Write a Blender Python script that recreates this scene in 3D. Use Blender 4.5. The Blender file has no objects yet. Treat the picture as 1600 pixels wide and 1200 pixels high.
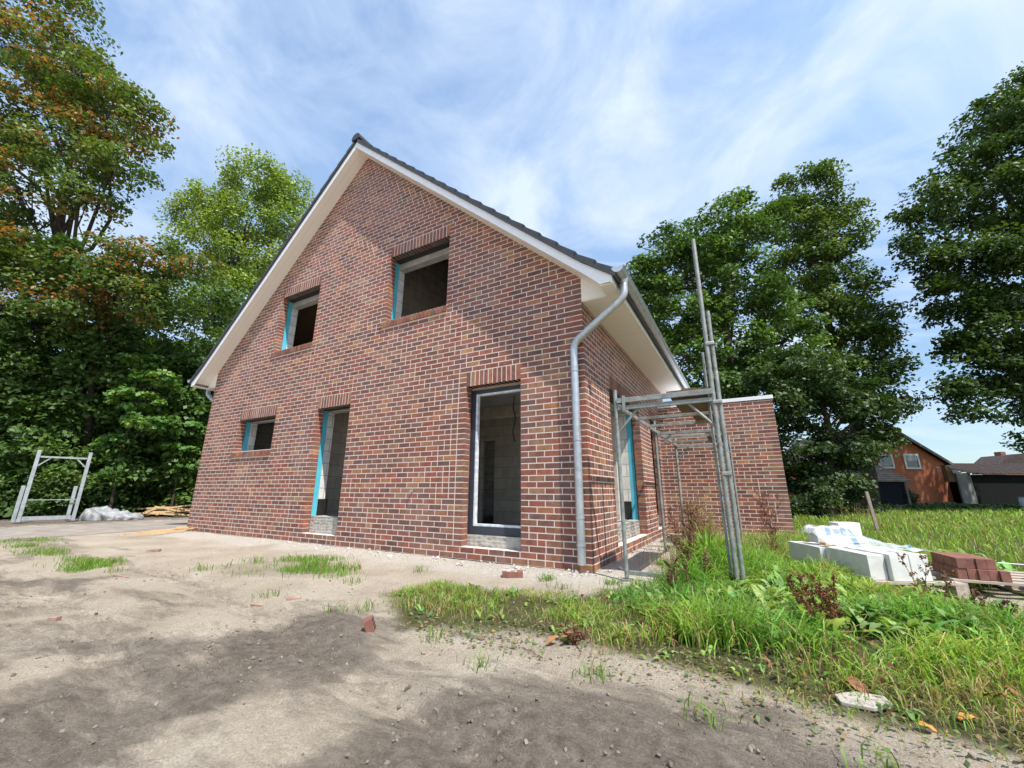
import bpy, math, random
import numpy as np
from mathutils import Vector, Matrix, Quaternion

random.seed(7)
rng = np.random.default_rng(11)
S = bpy.context.scene
COL = S.collection

# ------------------------------------------------------------------ helpers
def tag(o, label=None, cat=None, group=None, kind=None):
    if label: o["label"] = label
    if cat: o["category"] = cat
    if group: o["group"] = group
    if kind: o["kind"] = kind
    return o

def empty(name, loc, label, cat, group=None):
    o = bpy.data.objects.new(name, None)
    COL.objects.link(o)
    o.location = loc
    o.empty_display_size = 0.2
    return tag(o, label, cat, group)

def link_mesh(name, me, mats, parent=None):
    if not isinstance(mats, (list, tuple)): mats = [mats]
    for m in mats: me.materials.append(m)
    o = bpy.data.objects.new(name, me)
    COL.objects.link(o)
    if parent is not None:
        o.parent = parent
        o.matrix_parent_inverse = Matrix.Translation(-Vector(parent.location)) if parent.parent is None else parent.matrix_parent_inverse.copy()
        if parent.parent is not None:
            o.matrix_parent_inverse = Matrix.Identity(4)
    return o

def np_mesh(name, V, polys, mats, parent=None, col=None, midx=None, smooth=False):
    """V (n,3); polys list of int arrays (m,k)."""
    V = np.asarray(V, dtype=np.float32)
    me = bpy.data.meshes.new(name)
    polys = [np.asarray(p, dtype=np.int32) for p in polys if len(p)]
    me.vertices.add(len(V)); me.vertices.foreach_set("co", V.ravel())
    loops = np.concatenate([p.ravel() for p in polys])
    counts = np.concatenate([np.full(len(p), p.shape[1], dtype=np.int32) for p in polys])
    starts = np.concatenate([[0], np.cumsum(counts)[:-1]]).astype(np.int32)
    me.loops.add(len(loops)); me.loops.foreach_set("vertex_index", loops)
    me.polygons.add(len(counts))
    me.polygons.foreach_set("loop_start", starts)
    me.polygons.foreach_set("loop_total", counts)
    if midx is not None: me.polygons.foreach_set("material_index", np.asarray(midx, dtype=np.int32))
    if smooth: me.polygons.foreach_set("use_smooth", np.ones(len(counts), dtype=bool))
    if col is not None:
        a = me.color_attributes.new("Col", 'FLOAT_COLOR', 'POINT')
        c = np.ones((len(V), 4), dtype=np.float32); c[:, :3] = col
        a.data.foreach_set("color", c.ravel())
    me.update(calc_edges=True)
    me.validate()
    return link_mesh(name, me, mats, parent)

class MB:
    """collects boxes, prisms, tubes into one mesh"""
    def __init__(s): s.v = []; s.f = []; s.m = []; s.c = []; s.col = (1, 1, 1); s.mi = 0
    def add(s, vs, fs):
        b = len(s.v)
        s.v += [tuple(map(float, v)) for v in vs]; s.c += [s.col] * len(vs)
        for f in fs: s.f.append(tuple(i + b for i in f)); s.m.append(s.mi)
        return s
    def hexa(s, p):   # 8 points: bottom 4 ccw, top 4 ccw
        return s.add(p, [(3, 2, 1, 0), (4, 5, 6, 7), (0, 1, 5, 4), (1, 2, 6, 5), (2, 3, 7, 6), (3, 0, 4, 7)])
    def box(s, x0, x1, y0, y1, z0, z1):
        return s.hexa([(x0, y0, z0), (x1, y0, z0), (x1, y1, z0), (x0, y1, z0), (x0, y0, z1), (x1, y0, z1), (x1, y1, z1), (x0, y1, z1)])
    def obox(s, c, sx, sy, sz, ang=0, M=None):
        """box with base centre c, rotated about z (or by matrix M)"""
        if M is None: M = Matrix.Rotation(ang, 3, 'Z')
        c = Vector(c); P = []
        for z in (0, sz):
            for x, y in ((-1, -1), (1, -1), (1, 1), (-1, 1)):
                P.append(c + M @ Vector((x * sx / 2, y * sy / 2, z)))
        return s.hexa(P)
    def bar(s, a, b, w, h, up=(0, 0, 1)):
        a, b = Vector(a), Vector(b); d = (b - a).normalized(); up = Vector(up)
        if abs(d.dot(up)) > .98: up = Vector((1, 0, 0))
        r = d.cross(up).normalized(); u = r.cross(d)
        P = [p + r * (sx * w / 2) + u * (sz * h / 2) for sz in (-1, 1) for p, sx in ((a, -1), (a, 1), (b, 1), (b, -1))]
        return s.hexa(P)
    def tube(s, pts, rad, n=8, cap=True):
        pts = [Vector(p) for p in pts]
        if not isinstance(rad, (list, tuple)): rad = [rad] * len(pts)
        b = len(s.v); prev = None; vs = []; fs = []
        for i, p in enumerate(pts):
            t = (pts[min(i + 1, len(pts) - 1)] - pts[max(i - 1, 0)]).normalized()
            if prev is None:
                a = Vector((0, 0, 1)) if abs(t.z) < .9 else Vector((1, 0, 0))
                prev = t.cross(a).normalized()
            u = (prev - t * prev.dot(t)).normalized(); prev = u; w = t.cross(u)
            for k in range(n):
                an = 2 * math.pi * k / n
                vs.append(p + (u * math.cos(an) + w * math.sin(an)) * rad[i])
        for i in range(len(pts) - 1):
            for k in range(n):
                k2 = (k + 1) % n
                fs.append((i * n + k, i * n + k2, (i + 1) * n + k2, (i + 1) * n + k))
        if cap:
            fs.append(tuple(range(n - 1, -1, -1))); fs.append(tuple((len(pts) - 1) * n + k for k in range(n)))
        return s.add(vs, fs)
    def prism(s, poly, axis, a, b):
        """extrude a polygon; axis 'y': poly=(x,z); 'x': poly=(y,z); 'z': poly=(x,y)"""
        def P(q, t): return {'y': (q[0], t, q[1]), 'x': (t, q[0], q[1]), 'z': (q[0], q[1], t)}[axis]
        n = len(poly)
        vs = [P(q, a) for q in poly] + [P(q, b) for q in poly]
        fs = [tuple(range(n)), tuple(range(2 * n - 1, n - 1, -1))] + [(i, i + n, (i + 1) % n + n, (i + 1) % n) for i in range(n)]
        return s.add(vs, fs)
    def build(s, name, mats, parent=None, smooth=False, bevel=0):
        me = bpy.data.meshes.new(name)
        me.from_pydata(s.v, [], s.f)
        a = me.color_attributes.new("Col", 'FLOAT_COLOR', 'POINT')
        c = np.ones((len(s.v), 4), dtype=np.float32); c[:, :3] = np.array(s.c, dtype=np.float32).reshape(-1, 3)
        a.data.foreach_set("color", c.ravel())
        me.polygons.foreach_set("material_index", np.array(s.m, dtype=np.int32))
        if smooth: me.polygons.foreach_set("use_smooth", np.ones(len(s.f), dtype=bool))
        me.update()
        import bmesh
        bm = bmesh.new(); bm.from_mesh(me); bmesh.ops.recalc_face_normals(bm, faces=bm.faces[:]); bm.to_mesh(me); bm.free()
        o = link_mesh(name, me, mats, parent)
        if bevel:
            md = o.modifiers.new("edge", 'BEVEL'); md.width = bevel; md.segments = 2; md.limit_method = 'ANGLE'; md.angle_limit = math.radians(40)
        if smooth:
            md = o.modifiers.new("split", 'EDGE_SPLIT'); md.split_angle = math.radians(40)
        return o

# value noise -----------------------------------------------------------
_T = rng.random((256, 256)).astype(np.float32)
def vnoise(x, y):
    xi = np.floor(x).astype(int); yi = np.floor(y).astype(int); fx = x - xi; fy = y - yi
    fx = fx * fx * (3 - 2 * fx); fy = fy * fy * (3 - 2 * fy)
    g = lambda a, b: _T[a & 255, b & 255]
    return (g(xi, yi) * (1 - fx) + g(xi + 1, yi) * fx) * (1 - fy) + (g(xi, yi + 1) * (1 - fx) + g(xi + 1, yi + 1) * fx) * fy
def fbm(x, y, o=4):
    r = 0; a = .5; t = 0
    for k in range(o):
        r = r + a * vnoise(x * 2 ** k + 17.3 * k, y * 2 ** k + 5.1 * k); t += a; a *= .5
    return r / t
def inpoly(x, y, poly):
    r = np.zeros(x.shape, bool); n = len(poly)
    for i in range(n):
        x0, y0 = poly[i]; x1, y1 = poly[(i + 1) % n]
        c = ((y0 > y) != (y1 > y)) & (x < (x1 - x0) * (y - y0) / (y1 - y0 + 1e-12) + x0)
        r ^= c
    return r
def polydist(x, y, poly):
    """signed distance, positive inside"""
    d = np.full(x.shape, 1e9); n = len(poly)
    for i in range(n):
        x0, y0 = poly[i]; x1, y1 = poly[(i + 1) % n]
        ex, ey = x1 - x0, y1 - y0; t = np.clip(((x - x0) * ex + (y - y0) * ey) / (ex * ex + ey * ey + 1e-12), 0, 1)
        d = np.minimum(d, np.hypot(x - x0 - t * ex, y - y0 - t * ey))
    return np.where(inpoly(x, y, poly), d, -d)
sstep = lambda a, b, x: (lambda t: t * t * (3 - 2 * t))(np.clip((x - a) / (b - a), 0, 1))

# ------------------------------------------------------------------ materials
class NT:
    def __init__(s, name):
        s.m = bpy.data.materials.new(name); s.m.use_nodes = True; s.t = s.m.node_tree; s.n = s.t.nodes
        s.b = s.n["Principled BSDF"]; s.out = s.n["Material Output"]
    def new(s, t, **kw):
        n = s.n.new(t)
        for k, v in kw.items():
            if k in n.inputs: n.inputs[k].default_value = v
            else: setattr(n, k, v)
        return n
    def ln(s, a, b): s.t.links.new(a, b)
    def noise(s, scale, detail=4, rough=.55, co='Object'):
        tc = s.new("ShaderNodeTexCoord"); n = s.new("ShaderNodeTexNoise")
        n.inputs["Scale"].default_value = scale; n.inputs["Detail"].default_value = detail; n.inputs["Roughness"].default_value = rough
        s.ln(tc.outputs[co], n.inputs["Vector"]); return n
    def ramp(s, src, stops):
        r = s.new("ShaderNodeValToRGB"); e = r.color_ramp.elements
        while len(e) < len(stops): e.new(.5)
        for i, (p, c) in enumerate(stops):
            e[i].position = p; e[i].color = (c if len(c) == 4 else (*c, 1)) if isinstance(c, (tuple, list)) else (c, c, c, 1)
        s.ln(src, r.inputs[0]); return r
    def mix(s, a, b, fac=.5, mode='MIX'):
        m = s.new("ShaderNodeMix"); m.data_type = 'RGBA'; m.blend_type = mode
        for sock, v in ((m.inputs[6], a), (m.inputs[7], b), (m.inputs[0], fac)):
            if hasattr(v, "is_output") or hasattr(v, "links"): s.ln(v, sock)
            elif isinstance(v, (int, float)): sock.default_value = v
            else: sock.default_value = (*v, 1) if len(v) == 3 else v
        return m.outputs[2]
    def bump(s, h, strength=.3, dist=.01, normal=None):
        b = s.new("ShaderNodeBump"); b.inputs["Strength"].default_value = strength; b.inputs["Distance"].default_value = dist
        s.ln(h, b.inputs["Height"])
        if normal is not None: s.ln(normal, b.inputs["Normal"])
        return b.outputs[0]
    def attr(s, name="Col"):
        a = s.new("ShaderNodeAttribute"); a.attribute_name = name; return a

def mat_noise(name, c0, c1, scale=6, rough=.7, metal=0, bump=.15, bdist=.005, spec=.4, detail=6, attr=False):
    k = NT(name)
    n = k.noise(scale, detail); r = k.ramp(n.outputs[0], [(.3, c0), (.7, c1)])
    c = r.outputs[0]
    if attr: c = k.mix(c, k.attr().outputs[0], 1, 'MULTIPLY')
    k.ln(c, k.b.inputs["Base Color"])
    k.b.inputs["Roughness"].default_value = rough; k.b.inputs["Metallic"].default_value = metal
    k.b.inputs["Specular IOR Level"].default_value = spec
    if bump:
        n2 = k.noise(scale * 6, 5); k.ln(k.bump(n2.outputs[0], bump, bdist), k.b.inputs["Normal"])
    return k.m

def mat_brick():
    k = NT("clinker_brick")
    a = k.attr(); n = k.noise(9, 5, .6); r = k.ramp(n.outputs[0], [(.28, .62), (.72, 1.28)])
    c = k.mix(a.outputs[0], r.outputs[0], 1, 'MULTIPLY')
    n3 = k.noise(60, 4, .7); r3 = k.ramp(n3.outputs[0], [(.35, .75), (.65, 1.15)])
    c = k.mix(c, r3.outputs[0], .7, 'MULTIPLY')
    # faint pale lime bloom in patches
    n4 = k.noise(.9, 5, .65); r4 = k.ramp(n4.outputs[0], [(.48, 0.0), (.78, .20)])
    c = k.mix(c, (.42, .33, .3), r4.outputs[0])
    k.ln(c, k.b.inputs["Base Color"]); k.b.inputs["Roughness"].default_value = .62; k.b.inputs["Specular IOR Level"].default_value = .4
    n2 = k.noise(70, 5); k.ln(k.bump(n2.outputs[0], .35, .004), k.b.inputs["Normal"])
    return k.m

def mat_foliage(name, trans=.35, rough=.5):
    k = NT(name)
    a = k.attr(); k.ln(a.outputs[0], k.b.inputs["Base Color"]); k.b.inputs["Roughness"].default_value = rough
    k.b.inputs["Specular IOR Level"].default_value = .35
    t = k.new("ShaderNodeBsdfTranslucent"); h = k.mix(a.outputs[0], (1.25, 1.2, .55), 1, 'MULTIPLY'); k.ln(h, t.inputs[0])
    m = k.new("ShaderNodeMixShader"); m.inputs[0].default_value = trans
    k.ln(k.b.outputs[0], m.inputs[1]); k.ln(t.outputs[0], m.inputs[2]); k.ln(m.outputs[0], k.out.inputs[0])
    return k.m

def mat_ground():
    k = NT("site_ground")
    a = k.attr(); sep = k.new("ShaderNodeSeparateColor"); k.ln(a.outputs[0], sep.inputs[0])
    n1 = k.noise(1.3, 8, .62); n2 = k.noise(14, 7, .65); n3 = k.noise(90, 5, .7)
    sand = k.ramp(n1.outputs[0], [(.3, (.47, .395, .305)), (.5, (.60, .51, .40)), (.72, (.70, .615, .505))]).outputs[0]
    soil = k.ramp(n2.outputs[0], [(.32, (.115, .094, .075)), (.5, (.215, .18, .147)), (.72, (.34, .29, .24))]).outputs[0]
    turf = k.ramp(n2.outputs[0], [(.3, (.07, .075, .03)), (.7, (.19, .18, .085))]).outputs[0]
    # ragged edge of the soil stains
    add = k.new("ShaderNodeMath", operation='MULTIPLY_ADD'); k.ln(n2.outputs[0], add.inputs[0]); add.inputs[1].default_value = .8; k.ln(sep.outputs[0], add.inputs[2])
    tc5 = k.new("ShaderNodeTexCoord"); mp5 = k.new("ShaderNodeMapping"); mp5.inputs["Rotation"].default_value = (0, 0, .22); mp5.inputs["Scale"].default_value = (2.2, 8.5, 1); k.ln(tc5.outputs["Object"], mp5.inputs[0])
    n5 = k.new("ShaderNodeTexNoise"); n5.inputs["Scale"].default_value = 1; n5.inputs["Detail"].default_value = 8; n5.inputs["Roughness"].default_value = .68; n5.inputs["Distortion"].default_value = .6; k.ln(mp5.outputs[0], n5.inputs["Vector"])
    ad5 = k.new("ShaderNodeMath", operation='MULTIPLY_ADD'); k.ln(n5.outputs[0], ad5.inputs[0]); ad5.inputs[1].default_value = 1.5; k.ln(add.outputs[0], ad5.inputs[2])
    hv = k.new("ShaderNodeMath", operation='MULTIPLY'); k.ln(ad5.outputs[0], hv.inputs[0]); hv.inputs[1].default_value = .5
    f = k.ramp(hv.outputs[0], [(.70, 0.0), (.82, .40), (.94, .80), (1.0, .9)]).outputs[0]
    c = k.mix(sand, soil, f)
    add2 = k.new("ShaderNodeMath", operation='MULTIPLY_ADD'); k.ln(n2.outputs[0], add2.inputs[0]); add2.inputs[1].default_value = .5; k.ln(sep.outputs[1], add2.inputs[2])
    f2 = k.ramp(add2.outputs[0], [(.5, 0.0), (.98, 1.0)]).outputs[0]
    c = k.mix(c, turf, f2)
    g = k.ramp(n3.outputs[0], [(.3, .62), (.7, 1.25)]).outputs[0]
    c = k.mix(c, g, .75, 'MULTIPLY')
    dn = k.ramp(n2.outputs[0], [(.3, (.58, .52, .445)), (.7, (.74, .685, .605))]).outputs[0]
    ds = k.new("ShaderNodeMath", operation='MULTIPLY_ADD'); k.ln(n1.outputs[0], ds.inputs[0]); ds.inputs[1].default_value = .6; k.ln(sep.outputs[2], ds.inputs[2])
    c = k.mix(c, dn, k.ramp(ds.outputs[0], [(.5, 0.0), (1.0, .9)]).outputs[0])
    # pale grit
    tc = k.new("ShaderNodeTexCoord"); vo = k.new("ShaderNodeTexVoronoi"); vo.inputs["Scale"].default_value = 38; k.ln(tc.outputs["Object"], vo.inputs["Vector"])
    gr = k.ramp(vo.outputs["Distance"], [(.07, 1.0), (.12, 0.0)]).outputs[0]
    gm = k.mix((0, 0, 0), gr, k.ramp(n1.outputs[0], [(.5, 0.0), (.65, .5)]).outputs[0])
    c = k.mix(c, (.62, .58, .52), gm)
    k.ln(c, k.b.inputs["Base Color"]); k.b.inputs["Roughness"].default_value = .95; k.b.inputs["Specular IOR Level"].default_value = .1
    n6 = k.noise(34, 6, .7); b0 = k.bump(n2.outputs[0], .9, .07); b1 = k.bump(n6.outputs[0], 1.0, .05, b0); b2 = k.bump(n3.outputs[0], 1.0, .022, b1); k.ln(b2, k.b.inputs["Normal"])
    return k.m

def mat_blocks(name, c0, c1, bw, bh, horiz=True):
    """pale aerated block masonry: faint joints"""
    k = NT(name)
    tc = k.new("ShaderNodeTexCoord"); sp = k.new("ShaderNodeSeparateXYZ"); k.ln(tc.outputs["Object"], sp.inputs[0])
    ad = k.new("ShaderNodeMath", operation='ADD'); k.ln(sp.outputs[0], ad.inputs[0]); k.ln(sp.outputs[1], ad.inputs[1])
    cb = k.new("ShaderNodeCombineXYZ"); k.ln(ad.outputs[0], cb.inputs[0]); k.ln(sp.outputs[2], cb.inputs[1])
    bt = k.new("ShaderNodeTexBrick"); k.ln(cb.outputs[0], bt.inputs["Vector"]); bt.inputs["Scale"].default_value = 1
    bt.inputs["Brick Width"].default_value = bw; bt.inputs["Row Height"].default_value = bh; bt.inputs["Mortar Size"].default_value = .008
    bt.inputs["Color1"].default_value = (*c0, 1); bt.inputs["Color2"].default_value = (*c1, 1); bt.inputs["Mortar"].default_value = (.36, .34, .31, 1)
    n = k.noise(5, 6); r = k.ramp(n.outputs[0], [(.3, .8), (.7, 1.1)])
    k.ln(k.mix(bt.outputs[0], r.outputs[0], 1, 'MULTIPLY'), k.b.inputs["Base Color"]); k.b.inputs["Roughness"].default_value = .9
    n2 = k.noise(80, 3); k.ln(k.bump(n2.outputs[0], .2, .003), k.b.inputs["Normal"])
    return k.m

def mat_dimple():
    k = NT("dimpled_membrane")
    tc = k.new("ShaderNodeTexCoord"); mp = k.new("ShaderNodeMapping"); mp.inputs["Scale"].default_value = (11, 11, 19); k.ln(tc.outputs["Object"], mp.inputs[0])
    vo = k.new("ShaderNodeTexVoronoi"); vo.inputs["Scale"].default_value = 1; vo.inputs["Randomness"].default_value = .45; k.ln(mp.outputs[0], vo.inputs["Vector"])
    r = k.ramp(vo.outputs["Distance"], [(.15, (.12, .115, .10)), (.42, (.33, .31, .27)), (.8, (.42, .40, .36))])
    k.ln(r.outputs[0], k.b.inputs["Base Color"]); k.b.inputs["Roughness"].default_value = .6
    k.ln(k.bump(vo.outputs["Distance"], .8, .02), k.b.inputs["Normal"])
    return k.m

def mat_soffit():
    k = NT("cream_soffit_boards")
    tc = k.new("ShaderNodeTexCoord"); w = k.new("ShaderNodeTexWave"); w.wave_type = 'BANDS'; w.bands_direction = 'Y'; w.wave_profile = 'SAW'
    w.inputs["Scale"].default_value = 1.6; k.ln(tc.outputs["Object"], w.inputs["Vector"])
    r = k.ramp(w.outputs[0], [(0.0, .62), (.04, 1.0), (1.0, 1.0)])
    k.ln(k.mix((.80, .765, .70), r.outputs[0], 1, 'MULTIPLY'), k.b.inputs["Base Color"]); k.b.inputs["Roughness"].default_value = .45
    return k.m

def mat_film():
    k = NT("clear_packing_film")
    a = k.attr(); k.ln(a.outputs[0], k.b.inputs["Base Color"]); k.b.inputs["Roughness"].default_value = .22; k.b.inputs["Specular IOR Level"].default_value = .6
    n = k.noise(14, 5); k.ln(k.bump(n.outputs[0], .7, .03), k.b.inputs["Normal"])
    tr = k.new("ShaderNodeBsdfTransparent"); m = k.new("ShaderNodeMixShader")
    n2 = k.noise(7, 4); r = k.ramp(n2.outputs[0], [(.34, .12), (.62, .6)]); k.ln(r.outputs[0], m.inputs[0])
    k.ln(tr.outputs[0], m.inputs[1]); k.ln(k.b.outputs[0], m.inputs[2]); k.ln(m.outputs[0], k.out.inputs[0])
    return k.m

def mat_wood(name, c0, c1, attr=False):
    k = NT(name)
    tc = k.new("ShaderNodeTexCoord"); mp = k.new("ShaderNodeMapping"); mp.inputs["Scale"].default_value = (3, 30, 30); k.ln(tc.outputs["Object"], mp.inputs[0])
    n = k.new("ShaderNodeTexNoise"); n.inputs["Scale"].default_value = 1.5; n.inputs["Detail"].default_value = 6; k.ln(mp.outputs[0], n.inputs["Vector"])
    r = k.ramp(n.outputs[0], [(.3, c0), (.7, c1)]); k.ln(r.outputs[0], k.b.inputs["Base Color"]); k.b.inputs["Roughness"].default_value = .85; k.b.inputs["Specular IOR Level"].default_value = .12
    k.ln(k.bump(n.outputs[0], .2, .005), k.b.inputs["Normal"])
    return k.m

def mat_galv():
    k = NT("weathered_scaffold_tube")
    n = k.noise(14, 6); r = k.ramp(n.outputs[0], [(.3, (.17, .18, .17)), (.7, (.33, .34, .32))])
    n2 = k.noise(5, 7, .7); rr = k.ramp(n2.outputs[0], [(.56, 0.0), (.66, .75)]); c = k.mix(r.outputs[0], (.16, .085, .05), rr.outputs[0])
    n3 = k.noise(9, 6, .65); r3 = k.ramp(n3.outputs[0], [(.62, 0.0), (.70, .8)]); c = k.mix(c, (.45, .42, .38), r3.outputs[0])
    k.ln(c, k.b.inputs["Base Color"]); k.b.inputs["Metallic"].default_value = .35; k.b.inputs["Roughness"].default_value = .58
    n4 = k.noise(70, 4); k.ln(k.bump(n4.outputs[0], .2, .004), k.b.inputs["Normal"])
    return k.m

M = dict(
    brick=mat_brick(),
    mortar=mat_noise("pale_mortar", (.60, .49, .435), (.74, .62, .56), 20, .95, bump=.3, spec=.1),
    white=mat_noise("white_trim", (.76, .77, .79), (.81, .82, .84), 3, .4, bump=0),
    soffit=mat_soffit(),
    tile=mat_noise("anthracite_roof_tile", (.028, .03, .036), (.05, .052, .06), 8, .55, bump=.2),
    zinc=mat_noise("zinc_sheet", (.40, .42, .44), (.56, .58, .60), 12, .42, metal=.75, bump=.05),
    galv=mat_galv(),
    galv_light=mat_noise("bright_galvanised", (.28, .30, .31), (.42, .45, .46), 9, .5, metal=.3, bump=.1),
    blue=mat_noise("turquoise_insulation", (.075, .42, .55), (.11, .50, .62), 5, .7, bump=.1),
    block=mat_blocks("aerated_block_masonry", (.62, .60, .56), (.70, .68, .64), .6, .25),
    innerblock=mat_blocks("interior_block_masonry", (.52, .46, .39), (.62, .56, .48), .5, .25),
    bitumen=mat_noise("bitumen_and_cavity_black", (.012, .012, .013), (.025, .025, .026), 10, .5, bump=.2),  # for bitumen coats, and as black standing in for cavity shade
    dimple=mat_dimple(),
    concrete=mat_noise("grey_concrete", (.26, .25, .235), (.38, .37, .345), 6, .9, bump=.2),
    anthracite=mat_noise("anthracite_window_profile", (.03, .036, .05), (.042, .05, .068), 10, .4, bump=0),
    tape=mat_noise("white_protective_tape", (.42, .45, .50), (.78, .80, .83), 16, .35, bump=.1),
    rafter=mat_wood("roof_timber", (.14, .085, .05), (.24, .15, .09)),
    plywood=mat_wood("weathered_plywood", (.09, .055, .035), (.20, .125, .075)),
    paleboard=mat_wood("pale_timber", (.50, .34, .18), (.66, .47, .27)),
    greywood=mat_wood("grey_timber", (.30, .25, .2), (.47, .40, .33)),
    bark=mat_noise("tree_bark", (.035, .028, .02), (.10, .08, .06), 9, .95, bump=.8, bdist=.03, spec=.1),
    leaf=mat_foliage("leaf_foliage", .32),
    grass=mat_foliage("grass_blades", .38, .55),
    dry=mat_foliage("dry_stems", .15, .8),
    ground=mat_ground(),
    lane=mat_noise("packed_lane", (.20, .172, .148), (.32, .282, .245), 2.5, .95, bump=.4, bdist=.02, spec=.1),
    aac=mat_noise("white_aerated_block", (.56, .55, .525), (.70, .69, .66), 7, .9, bump=.25, spec=.15),
    film=mat_film(),
    wrap=mat_noise("grey_wrapping_sheet", (.20, .20, .205), (.36, .365, .37), 6, .35, bump=.5, bdist=.03),
    redbrick=mat_noise("red_brown_brick", (.15, .06, .045), (.26, .115, .085), 14, .8, bump=.3),
    render=mat_noise("red_facing_brick", (.46, .15, .075), (.58, .20, .10), 5, .85, bump=.2),
    pantile=mat_noise("weathered_pantile", (.19, .155, .125), (.34, .28, .235), 5, .8, bump=.3),
    pantile_dark=mat_noise("dark_pantile", (.025, .018, .017), (.07, .048, .043), 5, .8, bump=.3),
    shed=mat_wood("dark_shed_cladding", (.014, .016, .024), (.026, .028, .04)),
    barn=mat_wood("weathered_boarding_shade_tone", (.006, .006, .0065), (.014, .0135, .013)),  # tree shade over the barn is put into this near-black colour
    plaster=mat_noise("grey_render", (.16, .16, .145), (.25, .245, .225), 3, .9, bump=.2),
    glass=mat_noise("dark_window_glass", (.05, .06, .07), (.10, .115, .13), 2, .08, bump=0, spec=.8),
    curtain=mat_noise("net_curtain", (.35, .38, .42), (.5, .53, .57), 30, .6, bump=0),
    plastic=mat_noise("pale_plastic", (.50, .56, .58), (.6, .66, .68), 4, .4, bump=0),
    plaster_pale=mat_noise("pale_stone", (.30, .27, .235), (.42, .385, .34), 12, .9, bump=.15),
    dustbrick=mat_noise("dusty_brick", (.22, .12, .09), (.38, .27, .21), 9, .95, bump=.3),
    cable=mat_noise("black_cable", (.02, .02, .02), (.03, .03, .03), 4, .5, bump=0),
)

# ------------------------------------------------------------------ camera, light, sky
cp = np.array([1.7359939, -5.09895135, .9526644]); f_px, pitch, roll, yaw = 624.863693652557, math.radians(15.01535), math.radians(.24081), math.radians(-29.5284959)
F = Vector((math.sin(yaw) * math.cos(pitch), math.cos(yaw) * math.cos(pitch), math.sin(pitch)))
R0 = Vector((math.cos(yaw), -math.sin(yaw), 0)); U0 = R0.cross(F)
R1 = R0 * math.cos(roll) + U0 * math.sin(roll); U1 = -R0 * math.sin(roll) + U0 * math.cos(roll)
cam = bpy.data.cameras.new("camera"); cam.sensor_width = 36; cam.lens = f_px / 1600 * 36; cam.clip_start = .05; cam.clip_end = 600
co = bpy.data.objects.new("camera", cam); COL.objects.link(co)
mw = Matrix.Identity(4)
for i in range(3): mw[i][0] = R1[i]; mw[i][1] = U1[i]; mw[i][2] = -F[i]; mw[i][3] = cp[i]
co.matrix_world = mw
S.camera = co

SUN = Vector((1, -.47, 1.85)).normalized()
sl = bpy.data.lights.new("sun", 'SUN'); sl.energy = 5.0; sl.angle = math.radians(.53); sl.color = (1, .955, .885)
so = bpy.data.objects.new("sun", sl); COL.objects.link(so); so.rotation_euler = SUN.to_track_quat('Z', 'Y').to_euler(); so.location = (20, -10, 30)

SKYLOC = (6.3, 2.7, 7.4)
W = bpy.data.worlds.new("World"); S.world = W; W.use_nodes = True
wt = W.node_tree; wn = wt.nodes
bg = wn["Background"]; sky = wn.new("ShaderNodeTexSky"); sky.sky_type = 'NISHITA'; sky.sun_disc = False
sky.sun_elevation = math.asin(SUN.z); sky.sun_rotation = math.atan2(SUN.x, SUN.y); sky.altitude = 30; sky.air_density = 1.0; sky.dust_density = .35; sky.ozone_density = 1.3
def wnew(t, **kw):
    n = wn.new(t)
    for k, v in kw.items(): setattr(n, k, v)
    return n
tc = wnew("ShaderNodeTexCoord"); sx = wnew("ShaderNodeSeparateXYZ"); wt.links.new(tc.outputs["Generated"], sx.inputs[0])
mx = wnew("ShaderNodeMath", operation='MAXIMUM'); wt.links.new(sx.outputs[2], mx.inputs[0]); mx.inputs[1].default_value = 0
ad = wnew("ShaderNodeMath", operation='ADD'); wt.links.new(mx.outputs[0], ad.inputs[0]); ad.inputs[1].default_value = .22
dv = []
for i in (0, 1):
    d = wnew("ShaderNodeMath", operation='DIVIDE'); wt.links.new(sx.outputs[i], d.inputs[0]); wt.links.new(ad.outputs[0], d.inputs[1]); dv.append(d)
cb = wnew("ShaderNodeCombineXYZ"); wt.links.new(dv[0].outputs[0], cb.inputs[0]); wt.links.new(dv[1].outputs[0], cb.inputs[1])
def wmap(rot, scale, loc=(0, 0, 0)):
    m = wnew("ShaderNodeMapping"); m.inputs["Rotation"].default_value = (0, 0, rot); m.inputs["Scale"].default_value = scale; m.inputs["Location"].default_value = loc
    wt.links.new(cb.outputs[0], m.inputs[0]); return m
def wnoise(m, sc, det, ro, dist):
    n = wnew("ShaderNodeTexNoise"); n.inputs["Scale"].default_value = sc; n.inputs["Detail"].default_value = det; n.inputs["Roughness"].default_value = ro; n.inputs["Distortion"].default_value = dist
    wt.links.new(m.outputs[0], n.inputs["Vector"]); return n
def wramp(src, stops):
    r = wnew("ShaderNodeValToRGB"); e = r.color_ramp.elements
    while len(e) < len(stops): e.new(.5)
    for i, (p, v) in enumerate(stops): e[i].position = p; e[i].color = (v, v, v, 1)
    wt.links.new(src, r.inputs[0]); return r
gm = wnew("ShaderNodeMapping"); gm.inputs["Scale"].default_value = (1.0, 1.0, 1.7); gm.inputs["Rotation"].default_value = (.35, .15, .6); gm.inputs["Location"].default_value = SKYLOC; wt.links.new(tc.outputs["Generated"], gm.inputs[0])
nA = wnoise(gm, 2.7, 10, .57, .5)      # big soft veils
nB = wnoise(wmap(-.4, (1.0, 1.9, 1), (.4, 7.3, 0)), 2.3, 10, .6, .9)     # streaky cirrus
rA = wramp(nA.outputs[0], [(.42, .06), (.54, .48), (.67, 1.0)]); rB = wramp(nB.outputs[0], [(.44, 0.0), (.68, .55)])
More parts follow.
